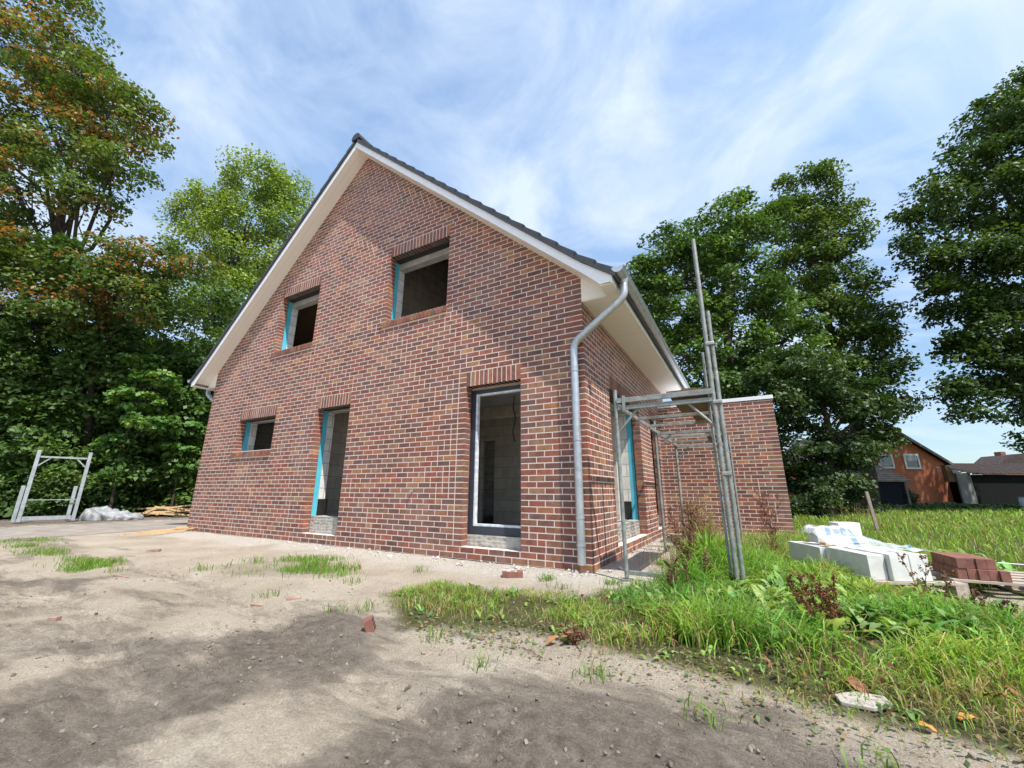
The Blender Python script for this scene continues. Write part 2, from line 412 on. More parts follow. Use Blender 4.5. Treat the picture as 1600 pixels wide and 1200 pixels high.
# paler towards the horizon
hz = wramp(mx.outputs[0], [(.0, .10), (.25, .04), (.6, 0.0)])
m1 = wnew("ShaderNodeMath", operation='MAXIMUM'); wt.links.new(rA.outputs[0], m1.inputs[0]); wt.links.new(rB.outputs[0], m1.inputs[1])
m2 = wnew("ShaderNodeMath", operation='ADD'); m2.use_clamp = True; wt.links.new(m1.outputs[0], m2.inputs[0]); wt.links.new(hz.outputs[0], m2.inputs[1])
m3 = wnew("ShaderNodeMath", operation='MULTIPLY'); wt.links.new(m2.outputs[0], m3.inputs[0]); m3.inputs[1].default_value = .86
hs = wnew("ShaderNodeMix"); hs.data_type = 'RGBA'; hs.blend_type = 'MULTIPLY'; hs.inputs[0].default_value = 1; hs.inputs[7].default_value = (3.1, 2.95, 2.65, 1)
wt.links.new(sky.outputs[0], hs.inputs[6])
mxc = wnew("ShaderNodeMix"); mxc.data_type = 'RGBA'; mxc.inputs[7].default_value = (6.9, 7.9, 9.2, 1)
wt.links.new(m3.outputs[0], mxc.inputs[0]); wt.links.new(mxc.outputs[2], bg.inputs[0])
el = wramp(mx.outputs[0], [(.0, .30), (.22, .46), (.65, 1.0)]); he = wnew("ShaderNodeMix"); he.data_type = 'RGBA'; he.blend_type = 'MULTIPLY'; he.inputs[0].default_value = 1
wt.links.new(hs.outputs[2], he.inputs[6]); el.color_ramp.elements[0].color = (.30, .36, .44, 1); el.color_ramp.elements[1].color = (.42, .48, .55, 1); wt.links.new(el.outputs[0], he.inputs[7]); wt.links.new(he.outputs[2], mxc.inputs[6])
bg.inputs[1].default_value = .088

S.view_settings.view_transform = 'Standard'; S.view_settings.look = 'None'; S.view_settings.exposure = 0.52; S.view_settings.gamma = 1
S.render.engine = 'CYCLES'
cy = S.cycles
cy.max_bounces = 7; cy.diffuse_bounces = 4; cy.glossy_bounces = 3; cy.transmission_bounces = 4; cy.transparent_max_bounces = 8
cy.use_denoising = True; cy.sample_clamp_indirect = 6; cy.caustics_reflective = False; cy.caustics_refractive = False

# ------------------------------------------------------------------ ground
G1 = [(-1.60, -1.95), (-1.29, -1.2), (-.6, -1.2), (-.005, -1.1), (.5, -.6), (.8, 0), (.95, 1.2), (1.0, 2.6), (1.2, 4.4), (2.6, 5.0), (4.6, 4.2), (4.6, 1.9), (3.9, 1.25), (3.42, .85), (3.35, .2), (3.55, -.2), (6, 0), (6, -2.2), (2.6, -2.75), (2.26, -2.6), (1.83, -2.62), (1.09, -2.5), (.26, -2.5), (-.53, -2.75)]
G2 = [(-4.035, -2.625), (-4.9, -2.014), (-4.1, -.95), (-3.279, -.7), (-2.37, -1.417), (-2.386, -1.847), (-3.112, -2.278)]
G3 = [(-9.058, -3.097), (-11.2, -3.4), (-10.42, -2.1), (-8.6, -2.3), (-6.75, -2.9), (-7.95, -3.15)]
G4 = [(-6.399, -3.331), (-6.677, -2.923), (-6.366, -2.406), (-5.764, -2.5), (-5.341, -3.185)]
D1 = [(-2.3, -3.9), (-1.7, -3.45), (-1.75, -2.75), (-.7, -2.85), (-.25, -3.4), (-.7, -3.85)]
D3 = [(.1, -3.25), (.75, -2.85), (1.35, -2.8), (2.1, -2.9), (2.9, -3.0), (2.3, -4.2), (0.2, -4.1)]
D4 = [(-1.6, -4.7), (-1.3, -4.05), (-.75, -4.0), (-.5, -4.35)]
D2 = [(-7.85, -3.3), (-5.5, -3.4), (-3.6, -3.85), (-3.6, -4.6), (-8, -4.6)]
D5 = [(-5.5, -3.4), (-4.8, -3.2), (-3.9, -3.45), (-4.3, -3.6)]
D6 = [(-.9, -3.1), (-.2, -3.35), (.5, -3.3), (.4, -4.0), (-.4, -3.95)]

def gz(x, y):
    x = np.asarray(x, float); y = np.asarray(y, float)
    r = np.hypot(x - 1.7, y + 5.1)
    a = .035 * np.clip(1.4 - r / 14, .3, 1)
    z = a * (fbm(x * .9 + 3, y * .9 + 1, 3) - .5) * 1.6 + .026 * (fbm(x * 4 + 9, y * 4, 3) - .5) + .020 * (fbm(x * 13, y * 13 + 4, 3) - .5) * np.clip(1.3 - r / 8, .2, 1)
    # flatter close to the house, small heap of spilled sand and mortar along the wall foot
    d = np.maximum(np.maximum(-10.3 - x, x - .02), np.maximum(-y, y - 6.7))
    z = np.where(d < .8, z * np.clip(d / .8, .25, 1), z)
    z = z + .05 * np.exp(-((d - .25) / .28) ** 2) * (fbm(x * 2.2 + 5, y * 2.2, 3) - .25) * (d > -.1)
    # wheel ruts running past the plot
    rt = y + 3.35 + .12 * x + .25 * np.sin(x * .5)
    z = z - .022 * np.exp(-(rt / .16) ** 2) * (x < 2.5) - .018 * np.exp(-((rt + .95) / .17) ** 2) * (x < 2.5)
    tread = np.abs(np.sin(x * 19 + np.sign(rt) * rt * 14)) ** .6
    near = (x < 2.5) & (x > -7)
    z = z - .026 * tread * (np.exp(-(rt / .13) ** 4) + np.exp(-((rt + .95) / .13) ** 4)) * near
    z = z - .012
    return z + (-.006 - z) * sstep(-9.6, -10.6, x)

def grid_lines(dense0, dense1, step, lo, hi, grow=1.13):
    v = list(np.arange(dense0, dense1 + 1e-6, step)); s = step; p = v[-1]
    while p < hi: s = min(s * grow, 12); p += s; v.append(p)
    s = step; p = v[0]
    while p > lo: s = min(s * grow, 12); p -= s; v.insert(0, p)
    return np.array(v)
gx = grid_lines(-4.6, 4.0, .026, -150, 150, 1.09); gy = grid_lines(-4.8, -1.7, .026, -90, 220, 1.08)
X, Y = np.meshgrid(gx, gy, indexing='ij')
Z = gz(X, Y)
wob = (fbm(X * 1.7 + 2, Y * 1.7, 4) - .5)
soil = np.zeros_like(X)
for P, w in ((D1, 1.), (D3, 1.), (D4, .8), (D2, .75), (D5, .9), (D6, .55)):
    soil = np.maximum(soil, w * sstep(-.4, .4, polydist(X, Y, P) + wob * 1.1))
soil = np.maximum(soil, .52 * sstep(.5, .68, fbm(X * .8 + 31, Y * 1.6 + 7, 4)) * (Y < -2.0))
rt = Y + 3.35 + .12 * X + .25 * np.sin(X * .5)
soil = np.maximum(soil, .45 * np.exp(-(rt / .2) ** 2) * (X < 1.5)); soil = np.maximum(soil, .4 * np.exp(-((rt + .95) / .2) ** 2) * (X < 1.5))
turf = np.zeros_like(X)
for P in (G1, G2, G3, G4): turf = np.maximum(turf, sstep(-.05, .35, polydist(X, Y, P) + wob * .5) * (.85 if P is G1 else .38))
far_turf = sstep(.0, .6, np.minimum(X - 2.3, Y - .9) + wob) * (1 - sstep(.5, -.1, np.hypot((X - 4.3) / 1.2, (Y - .7) / .7) - 1))
behind = sstep(0, 1, Y - 7.2)
forest = sstep(-14.6, -15.6, X + wob * 1.2)
turf = np.maximum(turf, np.maximum(far_turf, behind)); soil = np.maximum(soil, forest * 1.0)
turf = np.where(forest > .5, np.minimum(turf, .3), turf)
dw = np.maximum(np.maximum(-10.3 - X, X - .02), np.maximum(-Y, Y - 5.7)); dust = sstep(1.25, .15, dw + wob * .7) * (dw > -.3)
turf = turf * (1 - .8 * sstep(.7, .3, dw))
Z = Z + soil * .028 * (fbm(X * 15 + 3, Y * 21, 3) - .5) * (np.hypot(X - 1.7, Y + 5.1) < 6)
nx, ny = X.shape; idx = np.arange(nx * ny).reshape(nx, ny)
Q = np.stack([idx[:-1, :-1], idx[1:, :-1], idx[1:, 1:], idx[:-1, 1:]], -1).reshape(-1, 4)
g = np_mesh("ground", np.stack([X, Y, Z], -1).reshape(-1, 3), [Q], M['ground'], col=np.stack([soil * (1 - dust * .8), turf, dust], -1).reshape(-1, 3), smooth=True)
tag(g, "pale trodden sand and dark soil of the building site", "ground", kind="structure")

# packed lane along the wood edge
ly = np.arange(-40, 60, .4); L = []
for y in ly:
    o = .25 * math.sin(y * .7) + .12 * math.sin(y * 2.3)
    L.append(((-14.7 + .3 * math.sin(y * .4)), y)); L.append((-10.75 + o, y))
LX = np.array(L); lz = np.zeros(len(LX))
n = len(ly); lf = [(2 * i, 2 * i + 1, 2 * i + 3, 2 * i + 2) for i in range(n - 1)]
tag(np_mesh("lane", np.column_stack([LX, lz]), [np.array(lf)], M['lane']), "grey brown packed lane between the house and the wood", "lane", kind="structure")

# ------------------------------------------------------------------ brick wall builder
C = .0833
PAL = np.array([(.205, .072, .050), (.245, .080, .052), (.170, .066, .050), (.135, .066, .058), (.112, .066, .068), (.090, .046, .040),
                (.315, .130, .058), (.36, .18, .075), (.265, .150, .085), (.225, .115, .070), (.270, .072, .046), (.180, .088, .066)])
PW = np.array([16, 12, 15, 11, 6, 5, 6, 3, 6, 9, 7, 12], float); PW /= PW.sum()
PAL = (PAL * .70 + np.array((.205, .086, .062)) * .30) * np.array((1.05, 1.04, .95))
def pick(): return tuple(np.clip(PAL[rng.choice(len(PAL), p=PW)] * rng.uniform(.9, 1.25), 0, 1))

def fill(a, b, prev):
    out = []; x = a
    while x < b - .03:
        rest = b - x
        if rest <= .275: w = rest
        else:
            w = .25 if rng.random() < .74 else .125
            e = x + w
            if any(abs(e - p) < .035 for p in prev): w = .125 if w == .25 else .25
            if b - (x + w) < .05: w = .125 if w == .25 else w
        out.append((x, min(x + w, b))); x += w
    return out

def brick_wall(name, T, s0, s1, zmax, top, holes, odd0=False, odd1=False, parent=None, start=0, jam=.15):
    """T(s,d,z)->xyz with d depth into the wall. top(z)->(smin,smax) allowed. holes: (s0,s1,z0,z1)"""
    mb = MB(); prev = []
    k = start
    while k * C < zmax:
        z0 = k * C; z1 = z0 + C; zc = z0 + C / 2
        a, b = s0, s1
        t = top(z0)
        if t is None: break
        a, b = max(a, t[0]), min(b, t[1])
        if odd0 is not None and a == s0 and z0 < 3.6 and (k % 2 == 1) == odd0: a += .1275 - .0
        if odd1 is not None and b == s1 and z0 < 3.6 and (k % 2 == 1) == odd1: b -= .1275
        segs = [(a, b)]
        for h in holes:
            if h[2] - .001 < zc < h[3] + .001:
                ns = []
                for p, q in segs:
                    if h[1] <= p or h[0] >= q: ns.append((p, q)); continue
                    if h[0] > p + .03: ns.append((p, h[0]))
                    if h[1] < q - .03: ns.append((h[1], q))
                segs = ns
        joints = []
        for p, q in segs:
            for i, (x0, x1) in enumerate(fill(p, q, prev)):
                j = rng.uniform(-.0006, .0005); g = .0072
                l = x0 + (g if i else 0); r = x1 - (g if x1 < q - 1e-4 else 0)
                mb.col = pick()
                P = [T(l, j, z0 + g), T(r, j, z0 + g), T(r, jam, z0 + g), T(l, jam, z0 + g), T(l, j, z1 - g), T(r, j, z1 - g), T(r, jam, z1 - g), T(l, jam, z1 - g)]
                mb.hexa(P); joints.append(x1)
        prev = joints; k += 1
    return mb

def solid_cells(s0, s1, topf, holes, brk=()):
    xs = sorted(set([s0, s1] + [v for h in holes for v in h[:2] if s0 < v < s1] + [b for b in brk if s0 < b < s1]))
    out = []
    for a, b in zip(xs[:-1], xs[1:]):
        m = (a + b) / 2; hs = sorted([(h[2], h[3]) for h in holes if h[0] < m < h[1]])
        lo = 0.0
        for z0, z1 in hs:
            if z0 > lo + .001: out.append((a, b, lo, z0, z0))
            lo = max(lo, z1)
        out.append((a, b, lo, topf(a), topf(b)))
    return out

def slab(T, cells, d0, d1, mb, base=0.0):
    for a, b, lo, ta, tb in cells:
        lo = max(lo, base)
        mb.hexa([T(a, d0, lo), T(b, d0, lo), T(b, d1, lo), T(a, d1, lo), T(a, d0, ta), T(b, d0, tb), T(b, d1, tb), T(a, d1, ta)])

def soldier(T, a, b, z0, h, d0=-.0, d1=.15, parent=None, mb=None, proud=0.0, tilt=0.0):
    n = max(1, round((b - a) / .0833)); w = (b - a) / n
    for i in range(n):
        mb.col = pick(); j = rng.uniform(-.0006, .0005)
        l, r = a + i * w + .007, a + (i + 1) * w - .007
        if i == 0: l = a
        if i == n - 1: r = b
        z1 = z0 + h
        mb.hexa([T(l, d0 + j, z0), T(r, d0 + j, z0), T(r, d1, z0), T(l, d1, z0), T(l, d0 + j, z1 - tilt), T(r, d0 + j, z1 - tilt), T(r, d1, z1), T(l, d1, z1)])

HW = 10.27; AP = -5.125; EZ = 3.975; SL = .9025
rake = lambda x: EZ + SL * (-x if x > AP else HW + x)
Tg = lambda s, d, z: (s, d, z)                # gable, outer face y=0
Ts = lambda s, d, z: (-d, s, z)               # right side wall, outer face x=0
Tl = lambda s, d, z: (-HW + d, s, z)          # left side wall
Tr = lambda s, d, z: (s, 6.65 - d, z)         # rear gable

house = empty("brick_house", (-5.1, 3.3, 0), "unfinished brown red brick house with steep dark roof and open window holes", "house")

Z1 = 31 * C; ZA0, ZA1 = 50 * C, 67 * C; ZC0 = 22 * C; ZD0 = 2 * C
win = dict(A=(-4.02, -2.506, ZA0, ZA1), B=(-7.725, -6.276, ZA0, ZA1), C=(-8.71, -7.24, ZC0, Z1), D=(-5.765, -4.776, ZD0, Z1), E=(-2.0, -1.005, ZD0, Z1))
side = dict(S1=(1.172, 3.30, ZD0, Z1), S2=(4.40, 5.37, ZD0, Z1))
def exclusions(w, sills):
    out = []
    for k, (a, b, z0, z1) in w.items():
        out.append((a, b, z0, z1 + 3 * C))
        if k in sills: out.append((a - .085, b + .02, z0 - 2 * C, z0))
    return out

# brick faces
def gtop(z):
    h = (rake(AP) - z - .02) / SL
    if h < .06: return None
    return (AP - h, AP + h)
mb = brick_wall("w", Tg, -HW, 0, 9, gtop, exclusions(win, "ABC"), odd0=True, odd1=True)
gw = mb.build("gable_wall", [M['brick']], house)
mm = MB()
hm = [(a - .004, b + .004, z0 - .004, z1 + .004) for a, b, z0, z1 in win.values()]
slab(Tg, solid_cells(-HW + .002, -.002, lambda x: rake(x) + .05, hm, (AP,)), .0010, .143, mm, -.1)
mm.build("mortar_bed", [M['mortar']], gw)
mb = brick_wall("w", Ts, 0, 6.65, 3.7, lambda z: (0, 6.65), exclusions(side, ""), odd0=False, odd1=None)
sw = mb.build("side_wall", [M['brick']], house)
mm = MB()
hm = [(a - .004, b + .004, z0 - .004, z1 + .004) for a, b, z0, z1 in side.values()]
slab(Ts, solid_cells(.0055, 6.62, lambda x: 3.70, hm), .0013, .141, mm, -.1)
mm.build("mortar_bed", [M['mortar']], sw)
mb = brick_wall("w", Tl, 0, 6.65, 3.7, lambda z: (0, 6.65), [], odd0=False, odd1=None)
lw = mb.build("side_wall", [M['brick']], house)
mm = MB(); slab(Tl, solid_cells(.0055, 6.62, lambda x: 3.70, []), .0013, .141, mm, -.1); mm.build("mortar_bed", [M['mortar']], lw)
mb = brick_wall("w", Tr, -HW + .13, -.13, 9, gtop, [], odd0=None, odd1=None)
rw = mb.build("gable_wall", [M['brick']], house)
mm = MB(); slab(Tr, solid_cells(-HW + .006, -.006, lambda x: rake(x) + .05, [], (AP,)), .0062, .108, mm, -.1); mm.build("mortar_bed", [M['mortar']], rw)

# soldier lintels and sills
for k, (a, b, z0, z1) in list(win.items()) + list(side.items()):
    T = Tg if k in win else Ts
    mb = MB(); soldier(T, a, b, z1 + .004, 3 * C - .012, mb=mb)
    mb.mi = 1; mb.hexa([T(a + .002, .0013, z1 + .008), T(b - .002, .0013, z1 + .008), T(b - .002, .14, z1 + .008), T(a + .002, .14, z1 + .008), T(a + .002, .0013, z1 + 3 * C), T(b - .002, .0013, z1 + 3 * C), T(b - .002, .14, z1 + 3 * C), T(a + .002, .14, z1 + 3 * C)])
    mb.build("lintel", [M['brick'], M['mortar']], house)
    if k in "ABC":
        mb = MB(); soldier(T, a - .08, b + .015, z0 - .142, .135, d0=-.032, d1=.165, mb=mb, tilt=.018)
        mb.mi = 1; mb.hexa([T(a - .078, .004, z0 - 2 * C + .0), T(b + .013, .004, z0 - 2 * C), T(b + .013, .125, z0 - 2 * C), T(a - .078, .125, z0 - 2 * C), T(a - .078, -.0285, z0 - .029), T(b + .013, -.0285, z0 - .029), T(b + .013, .16, z0 - .011), T(a - .078, .16, z0 - .011)])
        mb.build("window_sill", [M['brick'], M['mortar']], house)

# inner leaf: insulation + block masonry with slightly wider openings
def widen(w, e=.035, dz=.0): return [(a - e, b + e, z0 + dz, z1 + .01) for a, b, z0, z1 in w.values()]
plinth = dict(D=.285, E=.155, S1=.24, S2=.24)
wg = []; 
for k, (a, b, z0, z1) in win.items(): wg.append((a - .035, b + (.10 if k == 'E' else .035), z0 + plinth.get(k, 0), z1 + .01))
ws = []
for k, (a, b, z0, z1) in side.items(): ws.append((a - .035, b + .035, z0 + plinth.get(k, 0), z1 + .01))
mb = MB(); slab(Tg, solid_cells(-HW + .14, -.14, lambda x: rake(x) + .05, wg, (AP,)), .172, .282, mb); mb.build("insulation_board", [M['blue']], house)
mb = MB(); slab(Tg, solid_cells(-HW + .262, -.262, lambda x: rake(x) + .05, wg, (AP,)), .284, .44, mb); iw = mb.build("block_wall", [M['block']], house)
mb = MB(); slab(Ts, solid_cells(.27, 6.5, lambda x: 3.70, ws), .172, .282, mb); mb.build("insulation_board", [M['blue']], house)
mb = MB(); slab(Ts, solid_cells(.51, 6.5, lambda x: 3.70, ws), .284, .44, mb); mb.build("block_wall", [M['block']], house)
mb = MB(); slab(Tl, solid_cells(.51, 6.5, lambda x: 3.70, []), .284, .44, mb); mb.build("block_wall", [M['block']], house)
mb = MB(); slab(Tr, solid_cells(-HW + .5, -.5, lambda x: rake(x) + .05, [], (AP,)), .2, .45, mb); mb.build("block_wall", [M['block']], house)
for k, (a, b, z0, z1) in list(win.items()) + list(side.items()):
    if k == 'E': continue
    T = Tg if k in win else Ts
    def tb(m, d0, d1, za, zb_): m.hexa([T(a - .034, d0, za), T(b + .034, d0, za), T(b + .034, d1, za), T(a - .034, d1, za), T(a - .034, d0, zb_), T(b + .034, d0, zb_), T(b + .034, d1, zb_), T(a - .034, d1, zb_)])
    m = MB(); tb(m, .152, .282, z1 - .002, z1 + .008); m.build("dark_cavity_board", [M['bitumen']], house)  # black board painting in the shaded cavity gap under the head
    m = MB(); tb(m, .286, .438, z1 - (.13 if k in "AB" else .03), z1 + .008); m.build("inner_lintel", [M['concrete']], house)
# dimpled plinth strips and black bitumen coat at the foot of the tall openings
for k in "DE":
    a, b, z0, z1 = win[k]; mb = MB(); mb.box(a - .03, b + .03, .152, .170, z0 - .03, z0 + plinth[k] + .004); mb.build("plinth_membrane", [M['dimple']], house)
for k in ("S1", "S2"):
    a, b, z0, z1 = side[k]; mb = MB(); mb.box(-.170, -.152, a - .03, b + .03, z0 - .03, z0 + plinth[k] + .004); mb.build("plinth_membrane", [M['dimple']], house)
    mb = MB(); mb.box(-.50, -.284, b + .028, b + .034, z0 + plinth[k], z0 + plinth[k] + .36); mb.build("black_jamb_strip", [M['bitumen']], house)
a, b, z0, z1 = side['S2']; mb = MB(); mb.box(-.283, -.150, b + .022, b + .033, z0, z1); mb.build("black_jamb_strip", [M['bitumen']], house)  # full-height black strip over the far jamb's insulation
for k in ("S1", "S2"):
    a, b, z0, z1 = side[k]; mb = MB(); mb.box(-.50, -.150, a - .03, b + .03, z0 + plinth[k] + .005, z0 + plinth[k] + .014); mb.build("threshold_strip", [M['concrete']], house)
a, b, z0, z1 = win['D']; mb = MB(); mb.box(a - .03, b + .03, .150, .50, z0 + plinth['D'] + .005, z0 + plinth['D'] + .014); mb.build("threshold_strip", [M['concrete']], house)
a, b, z0, z1 = win['D']; mb = MB(); mb.box(a - .034, a - .028, .284, .502, z0 + .285, z0 + .62); mb.build("black_jamb_strip", [M['bitumen']], house)

# window frame set in the tall opening by the corner
a, b, z0, z1 = win['E']; zb, zt = z0 + .162, z1 - .035
fr = MB()
fr.box(a - .030, a + .075, .172, .252, zb, zt); fr.box(b + .012, b + .098, .172, .252, zb, zt)
fr.box(a + .075, b + .012, .172, .252, zb, zb + .115); fr.box(a + .075, b + .012, .172, .252, zt - .06, zt)
wf = fr.build("window_frame", [M['anthracite']], house, bevel=.004)
tp = MB(); tp.box(a + .076, a + .108, .180, .245, zb + .116, zt - .061); tp.box(b - .022, b + .011, .180, .245, zb + .116, zt - .061)
tp.box(a + .109, b - .023, .180, .245, zb + .116, zb + .15); tp.box(a + .109, b - .023, .180, .245, zt - .092, zt - .061)
tp.build("protective_strip", [M['tape']], wf, bevel=.003)
mb = MB(); mb.box(a - .03, b + .03, .155, .24, z1 - .03, z1 + .005); mb.build("shutter_rail", [M['greywood']], house)

# floors, ceilings, partitions
mb = MB(); mb.box(-HW + .3, -.3, .3, 6.4, -.05, .20); mb.build("floor_slab", [M['concrete']], house)
mb = MB(); mb.box(-HW + .5, -.5, .5, 6.2, 2.74, 2.98); mb.build("ceiling_slab", [M['concrete']], house)
mb = MB(); mb.box(-HW + .5, -.5, 2.2, 2.45, 2.52, 2.739); mb.build("ceiling_beam", [M['innerblock']], house)
mb = MB()
for x0, x1, za, zb_ in ((-4.85, -3.83, .2, 2.74), (-3.83, -3.44, 2.15, 2.74), (-3.44, -.5, .2, 2.74)): mb.box(x0, x1, 3.2, 3.35, za, zb_)
mb.box(-4.85, -4.70, .5, 2.9, .2, 2.74); mb.box(-6.4, -6.22, .5, 6.2, .2, 2.74); mb.box(-2.95, -2.8, 3.351, 6.2, .2, 2.74)  # last box is unseen, added to block light from the back room
mb.build("partition_wall", [M['innerblock']], house)
mb = MB(); mb.box(-4.9, -4.75, .5, 6.2, 2.98, 8.3); mb.box(-HW + 1.2, -.5, 3.6, 3.75, 2.98, 4.8); mb.build("partition_wall", [M['innerblock']], house)
mb = MB(); mb.tube([(-1.95, 1.5, 2.74), (-1.97, 1.5, 2.5), (-1.93, 1.52, 2.3), (-1.98, 1.5, 2.05), (-1.94, 1.5, 1.85)], .012, 6); mb.build("hanging_cable", [M['cable']], house)

# ---- roof
OV = -.342; YB = 7.0
def rk(dx):       # underside of the rake, dx = distance from the apex; flatter kick at the eaves
    kx = 5.125 + .15
    return rake(AP) - SL * dx if dx <= kx else rake(AP) - SL * kx - (dx - kx) * .74
roof = MB(); rows = 21; run = 5.125 + .60
for sgn in (1, -1):
    for i in range(rows):
        d0 = run * i / rows + (.05 if i == 0 else .0); d1 = run * (i + 1) / rows - .006
        ps = [(d0, rk(d0) + .15), (d1, rk(d1) + .15), (d1 + .03, rk(d1 + .03) + .275), (d0 - .0, rk(d0) + .238)]
        roof.prism([(AP + sgn * p, z) for p, z in ps], 'y', OV - .035, YB + .035)
rf = roof.build("roof", [M['tile']], house)
# bead of interlocking tile columns on the slopes is hidden from the ground; ridge tiles
for i in range(18):
    rd = MB(); y0 = OV - .05 + i * .412; pts = []
    zc = rake(AP) + .235
    for k in range(11):
        an = math.pi * (k / 10) * 1.2 - .1 * math.pi
        pts.append((AP + .135 * math.cos(an), zc + .125 * math.sin(an)))
    rd.prism(pts, 'y', y0, y0 + .405)
    rd.build("ridge_tile", [M['tile']], rf)
dk = MB()
for sgn in (1, -1):
    ps = [(0, rk(0) + .02), (5.0, rk(5.0) + .02), (5.0, rk(5.0) + .12), (0, rk(0) + .12)]
    dk.prism([(AP + sgn * p, z) for p, z in ps], 'y', .12, YB - .3)
dk.build("roof_boarding", [M['rafter']], house)
for i in range(7):
    rr = MB()
    for sgn in (1, -1):
        ps = [(0.1, rk(.1) - .16), (4.6, rk(4.6) - .16), (4.6, rk(4.6) + .018), (0.1, rk(.1) + .018)]
        rr.prism([(AP + sgn * p, z) for p, z in ps], 'y', .75 + i * .85, .83 + i * .85)
    rr.build("rafter", [M['rafter']], house)
for sgn in (1, -1):
    def prof(o0, o1, dmax, n=3):
        ds = [0, 5.125 + .15, dmax]
        return [(AP + sgn * d, rk(d) + o0) for d in ds], [(AP + sgn * d, rk(d) + o1) for d in reversed(ds)]
    # rake soffit board
    lo, hi = prof(0.0, .018, 5.125 + .385)
    mb = MB(); mb.prism(lo + hi, 'y', OV + .022, -.002); mb.build("rake_soffit", [M['soffit']], house)
    # bargeboard with its cut-off foot
    dm = 5.125 + .535; zb = 3.628
    dfoot = 5.125 + .385
    poly = [(0, rk(0) - .004), (5.275, rk(5.275) - .004), (dfoot, zb), (dm, zb), (dm, rk(dm) + .155), (5.275, rk(5.275) + .155), (0, rk(0) + .155)]
    mb = MB(); mb.prism([(AP + sgn * d, z) for d, z in poly], 'y', OV, OV + .020); mb.build("bargeboard", [M['white']], house, bevel=.003)
    # box end plate on the wall plane and eaves soffit
    poly = [(5.128, rk(5.128) - .002), (5.128, 3.626), (dfoot, 3.626), (dfoot, rk(dfoot) - .002)]
    mb = MB(); mb.prism([(AP + sgn * d, z) for d, z in poly], 'y', -.006, .012); mb.build("box_end_plate", [M['soffit']], house)
    mb = MB(); xa, xb = sorted((AP + sgn * 5.128, AP + sgn * (5.125 + .528))); mb.box(xa, xb, -.001 - .0, YB, 3.608, 3.624); mb.build("eaves_soffit", [M['soffit']], house)
    xa, xb = sorted((AP + sgn * (dfoot - .01), AP + sgn * (5.125 + .528))); mb = MB(); mb.box(xa, xb, OV + .022, -.003, 3.609, 3.623); mb.build("eaves_soffit", [M['soffit']], house)
    xa, xb = sorted((AP + sgn * (5.125 + .530), AP + sgn * (5.125 + .548))); mb = MB(); mb.box(xa, xb, OV + .002, YB, 3.606, 3.80); mb.build("fascia", [M['soffit']], house)
    # half-round zinc gutter
    xc = AP + sgn * (5.125 + .635); zc = 3.80; r = .078
    gt = MB(); outer = []; inner = []
    for k in range(13):
        an = math.pi + math.pi * k / 12
        outer.append((xc + r * math.cos(an), zc + r * math.sin(an))); inner.append((xc + (r - .006) * math.cos(an), zc + (r - .006) * math.sin(an)))
    gt.prism(outer + inner[::-1], 'y', OV - .03, YB)
    gt.tube([(xc + sgn * r, OV - .03, zc + .004), (xc + sgn * r, YB, zc + .004)], .011, 8)
    go = gt.build("gutter", [M['zinc']], house)
    ec = MB()
    ec.prism(outer, 'y', OV - .036, OV - .031); ec.build("end_cap", [M['zinc']], go)
    # downpipe with swan neck
    dp = MB(); r = .052; yv = -.085; xv = -.115 if sgn > 0 else -HW - .075
    if sgn < 0: yv = .12
    top = Vector((xc, yv, 3.74)); e1 = Vector((xc, yv, 3.50)); e2 = Vector((xv, yv, 2.96 if sgn > 0 else 3.2)); bt = Vector((xv, yv, .09))
    def bend(p, q, s, d=.10, n=6):
        a = q + (p - q).normalized() * d; b = q + (s - q).normalized() * d
        return [(a * (1 - t) ** 2 + q * 2 * t * (1 - t) + b * t * t) for t in [i / n for i in range(n + 1)]]
    path = [top] + bend(top, e1, e2) + bend(e1, e2, bt) + [bt]
    dp.tube(path, r, 16)
    dpo = dp.build("downpipe", [M['zinc']], house, smooth=True)
    for z in ((.30, .62, 2.55, 1.6) if sgn > 0 else (.4, 2.4)):
        cl = MB(); cl.tube([(xv, yv, z), (xv, yv, z + .026)], r + .006, 16); cl.build("pipe_clamp", [M['zinc']], dpo, smooth=True)
    cl = MB(); cl.tube([(xc, yv, 3.70), (xc, yv, 3.76)], [r + .004, r + .02], 16); cl.build("gutter_outlet", [M['zinc']], dpo, smooth=True)
mb = MB(); mb.tube([(-3.03, -.03, .94), (-3.03, .0, .94)], .02, 8); mb.tube([(-3.03, -.04, .90), (-3.03, -.035, .97)], .012, 6); mb.build("wall_tap", [M['zinc']], house)

# ------------------------------------------------------------------ garage
gar = empty("brick_garage", (1.2, 8.5, 0), "flat roofed brick garage attached behind the house with white roof edge", "garage")
GY = 5.624; GX = 2.523; GT = 3.03
Tf = lambda s, d, z: (s, GY + d, z)
Tgs = lambda s, d, z: (GX - d, s, z)
mb = brick_wall("w", Tf, .004, GX, GT, lambda z: (.004, GX), [], odd0=None, odd1=True); fw = mb.build("front_wall", [M['brick']], gar)
mm = MB(); mm.box(.0, GX - .002, GY + .001, GY + .108, -.1, GT); mm.build("mortar_bed", [M['mortar']], fw)
mb = brick_wall("w", Tgs, GY, 12.5, GT, lambda z: (GY, 12.5), [], odd0=False, odd1=None); fw = mb.build("side_wall", [M['brick']], gar)
mm = MB(); mm.box(GX - .106, GX - .0013, GY + .0055, 12.4, -.1, GT); mm.build("mortar_bed", [M['mortar']], fw)
mb = MB(); mb.box(-3, GX - .12, 12.3, 12.45, 0, GT); mb.build("rear_wall", [M['mortar']], gar)
mb = MB(); mb.box(.002, GX + .02, GY - .018, 12.5, GT + .004, GT + .088); mb.box(-3, .002, 7.05, 12.5, GT + .004, GT + .088); mb.build("roof_edge", [M['white']], gar, bevel=.004)

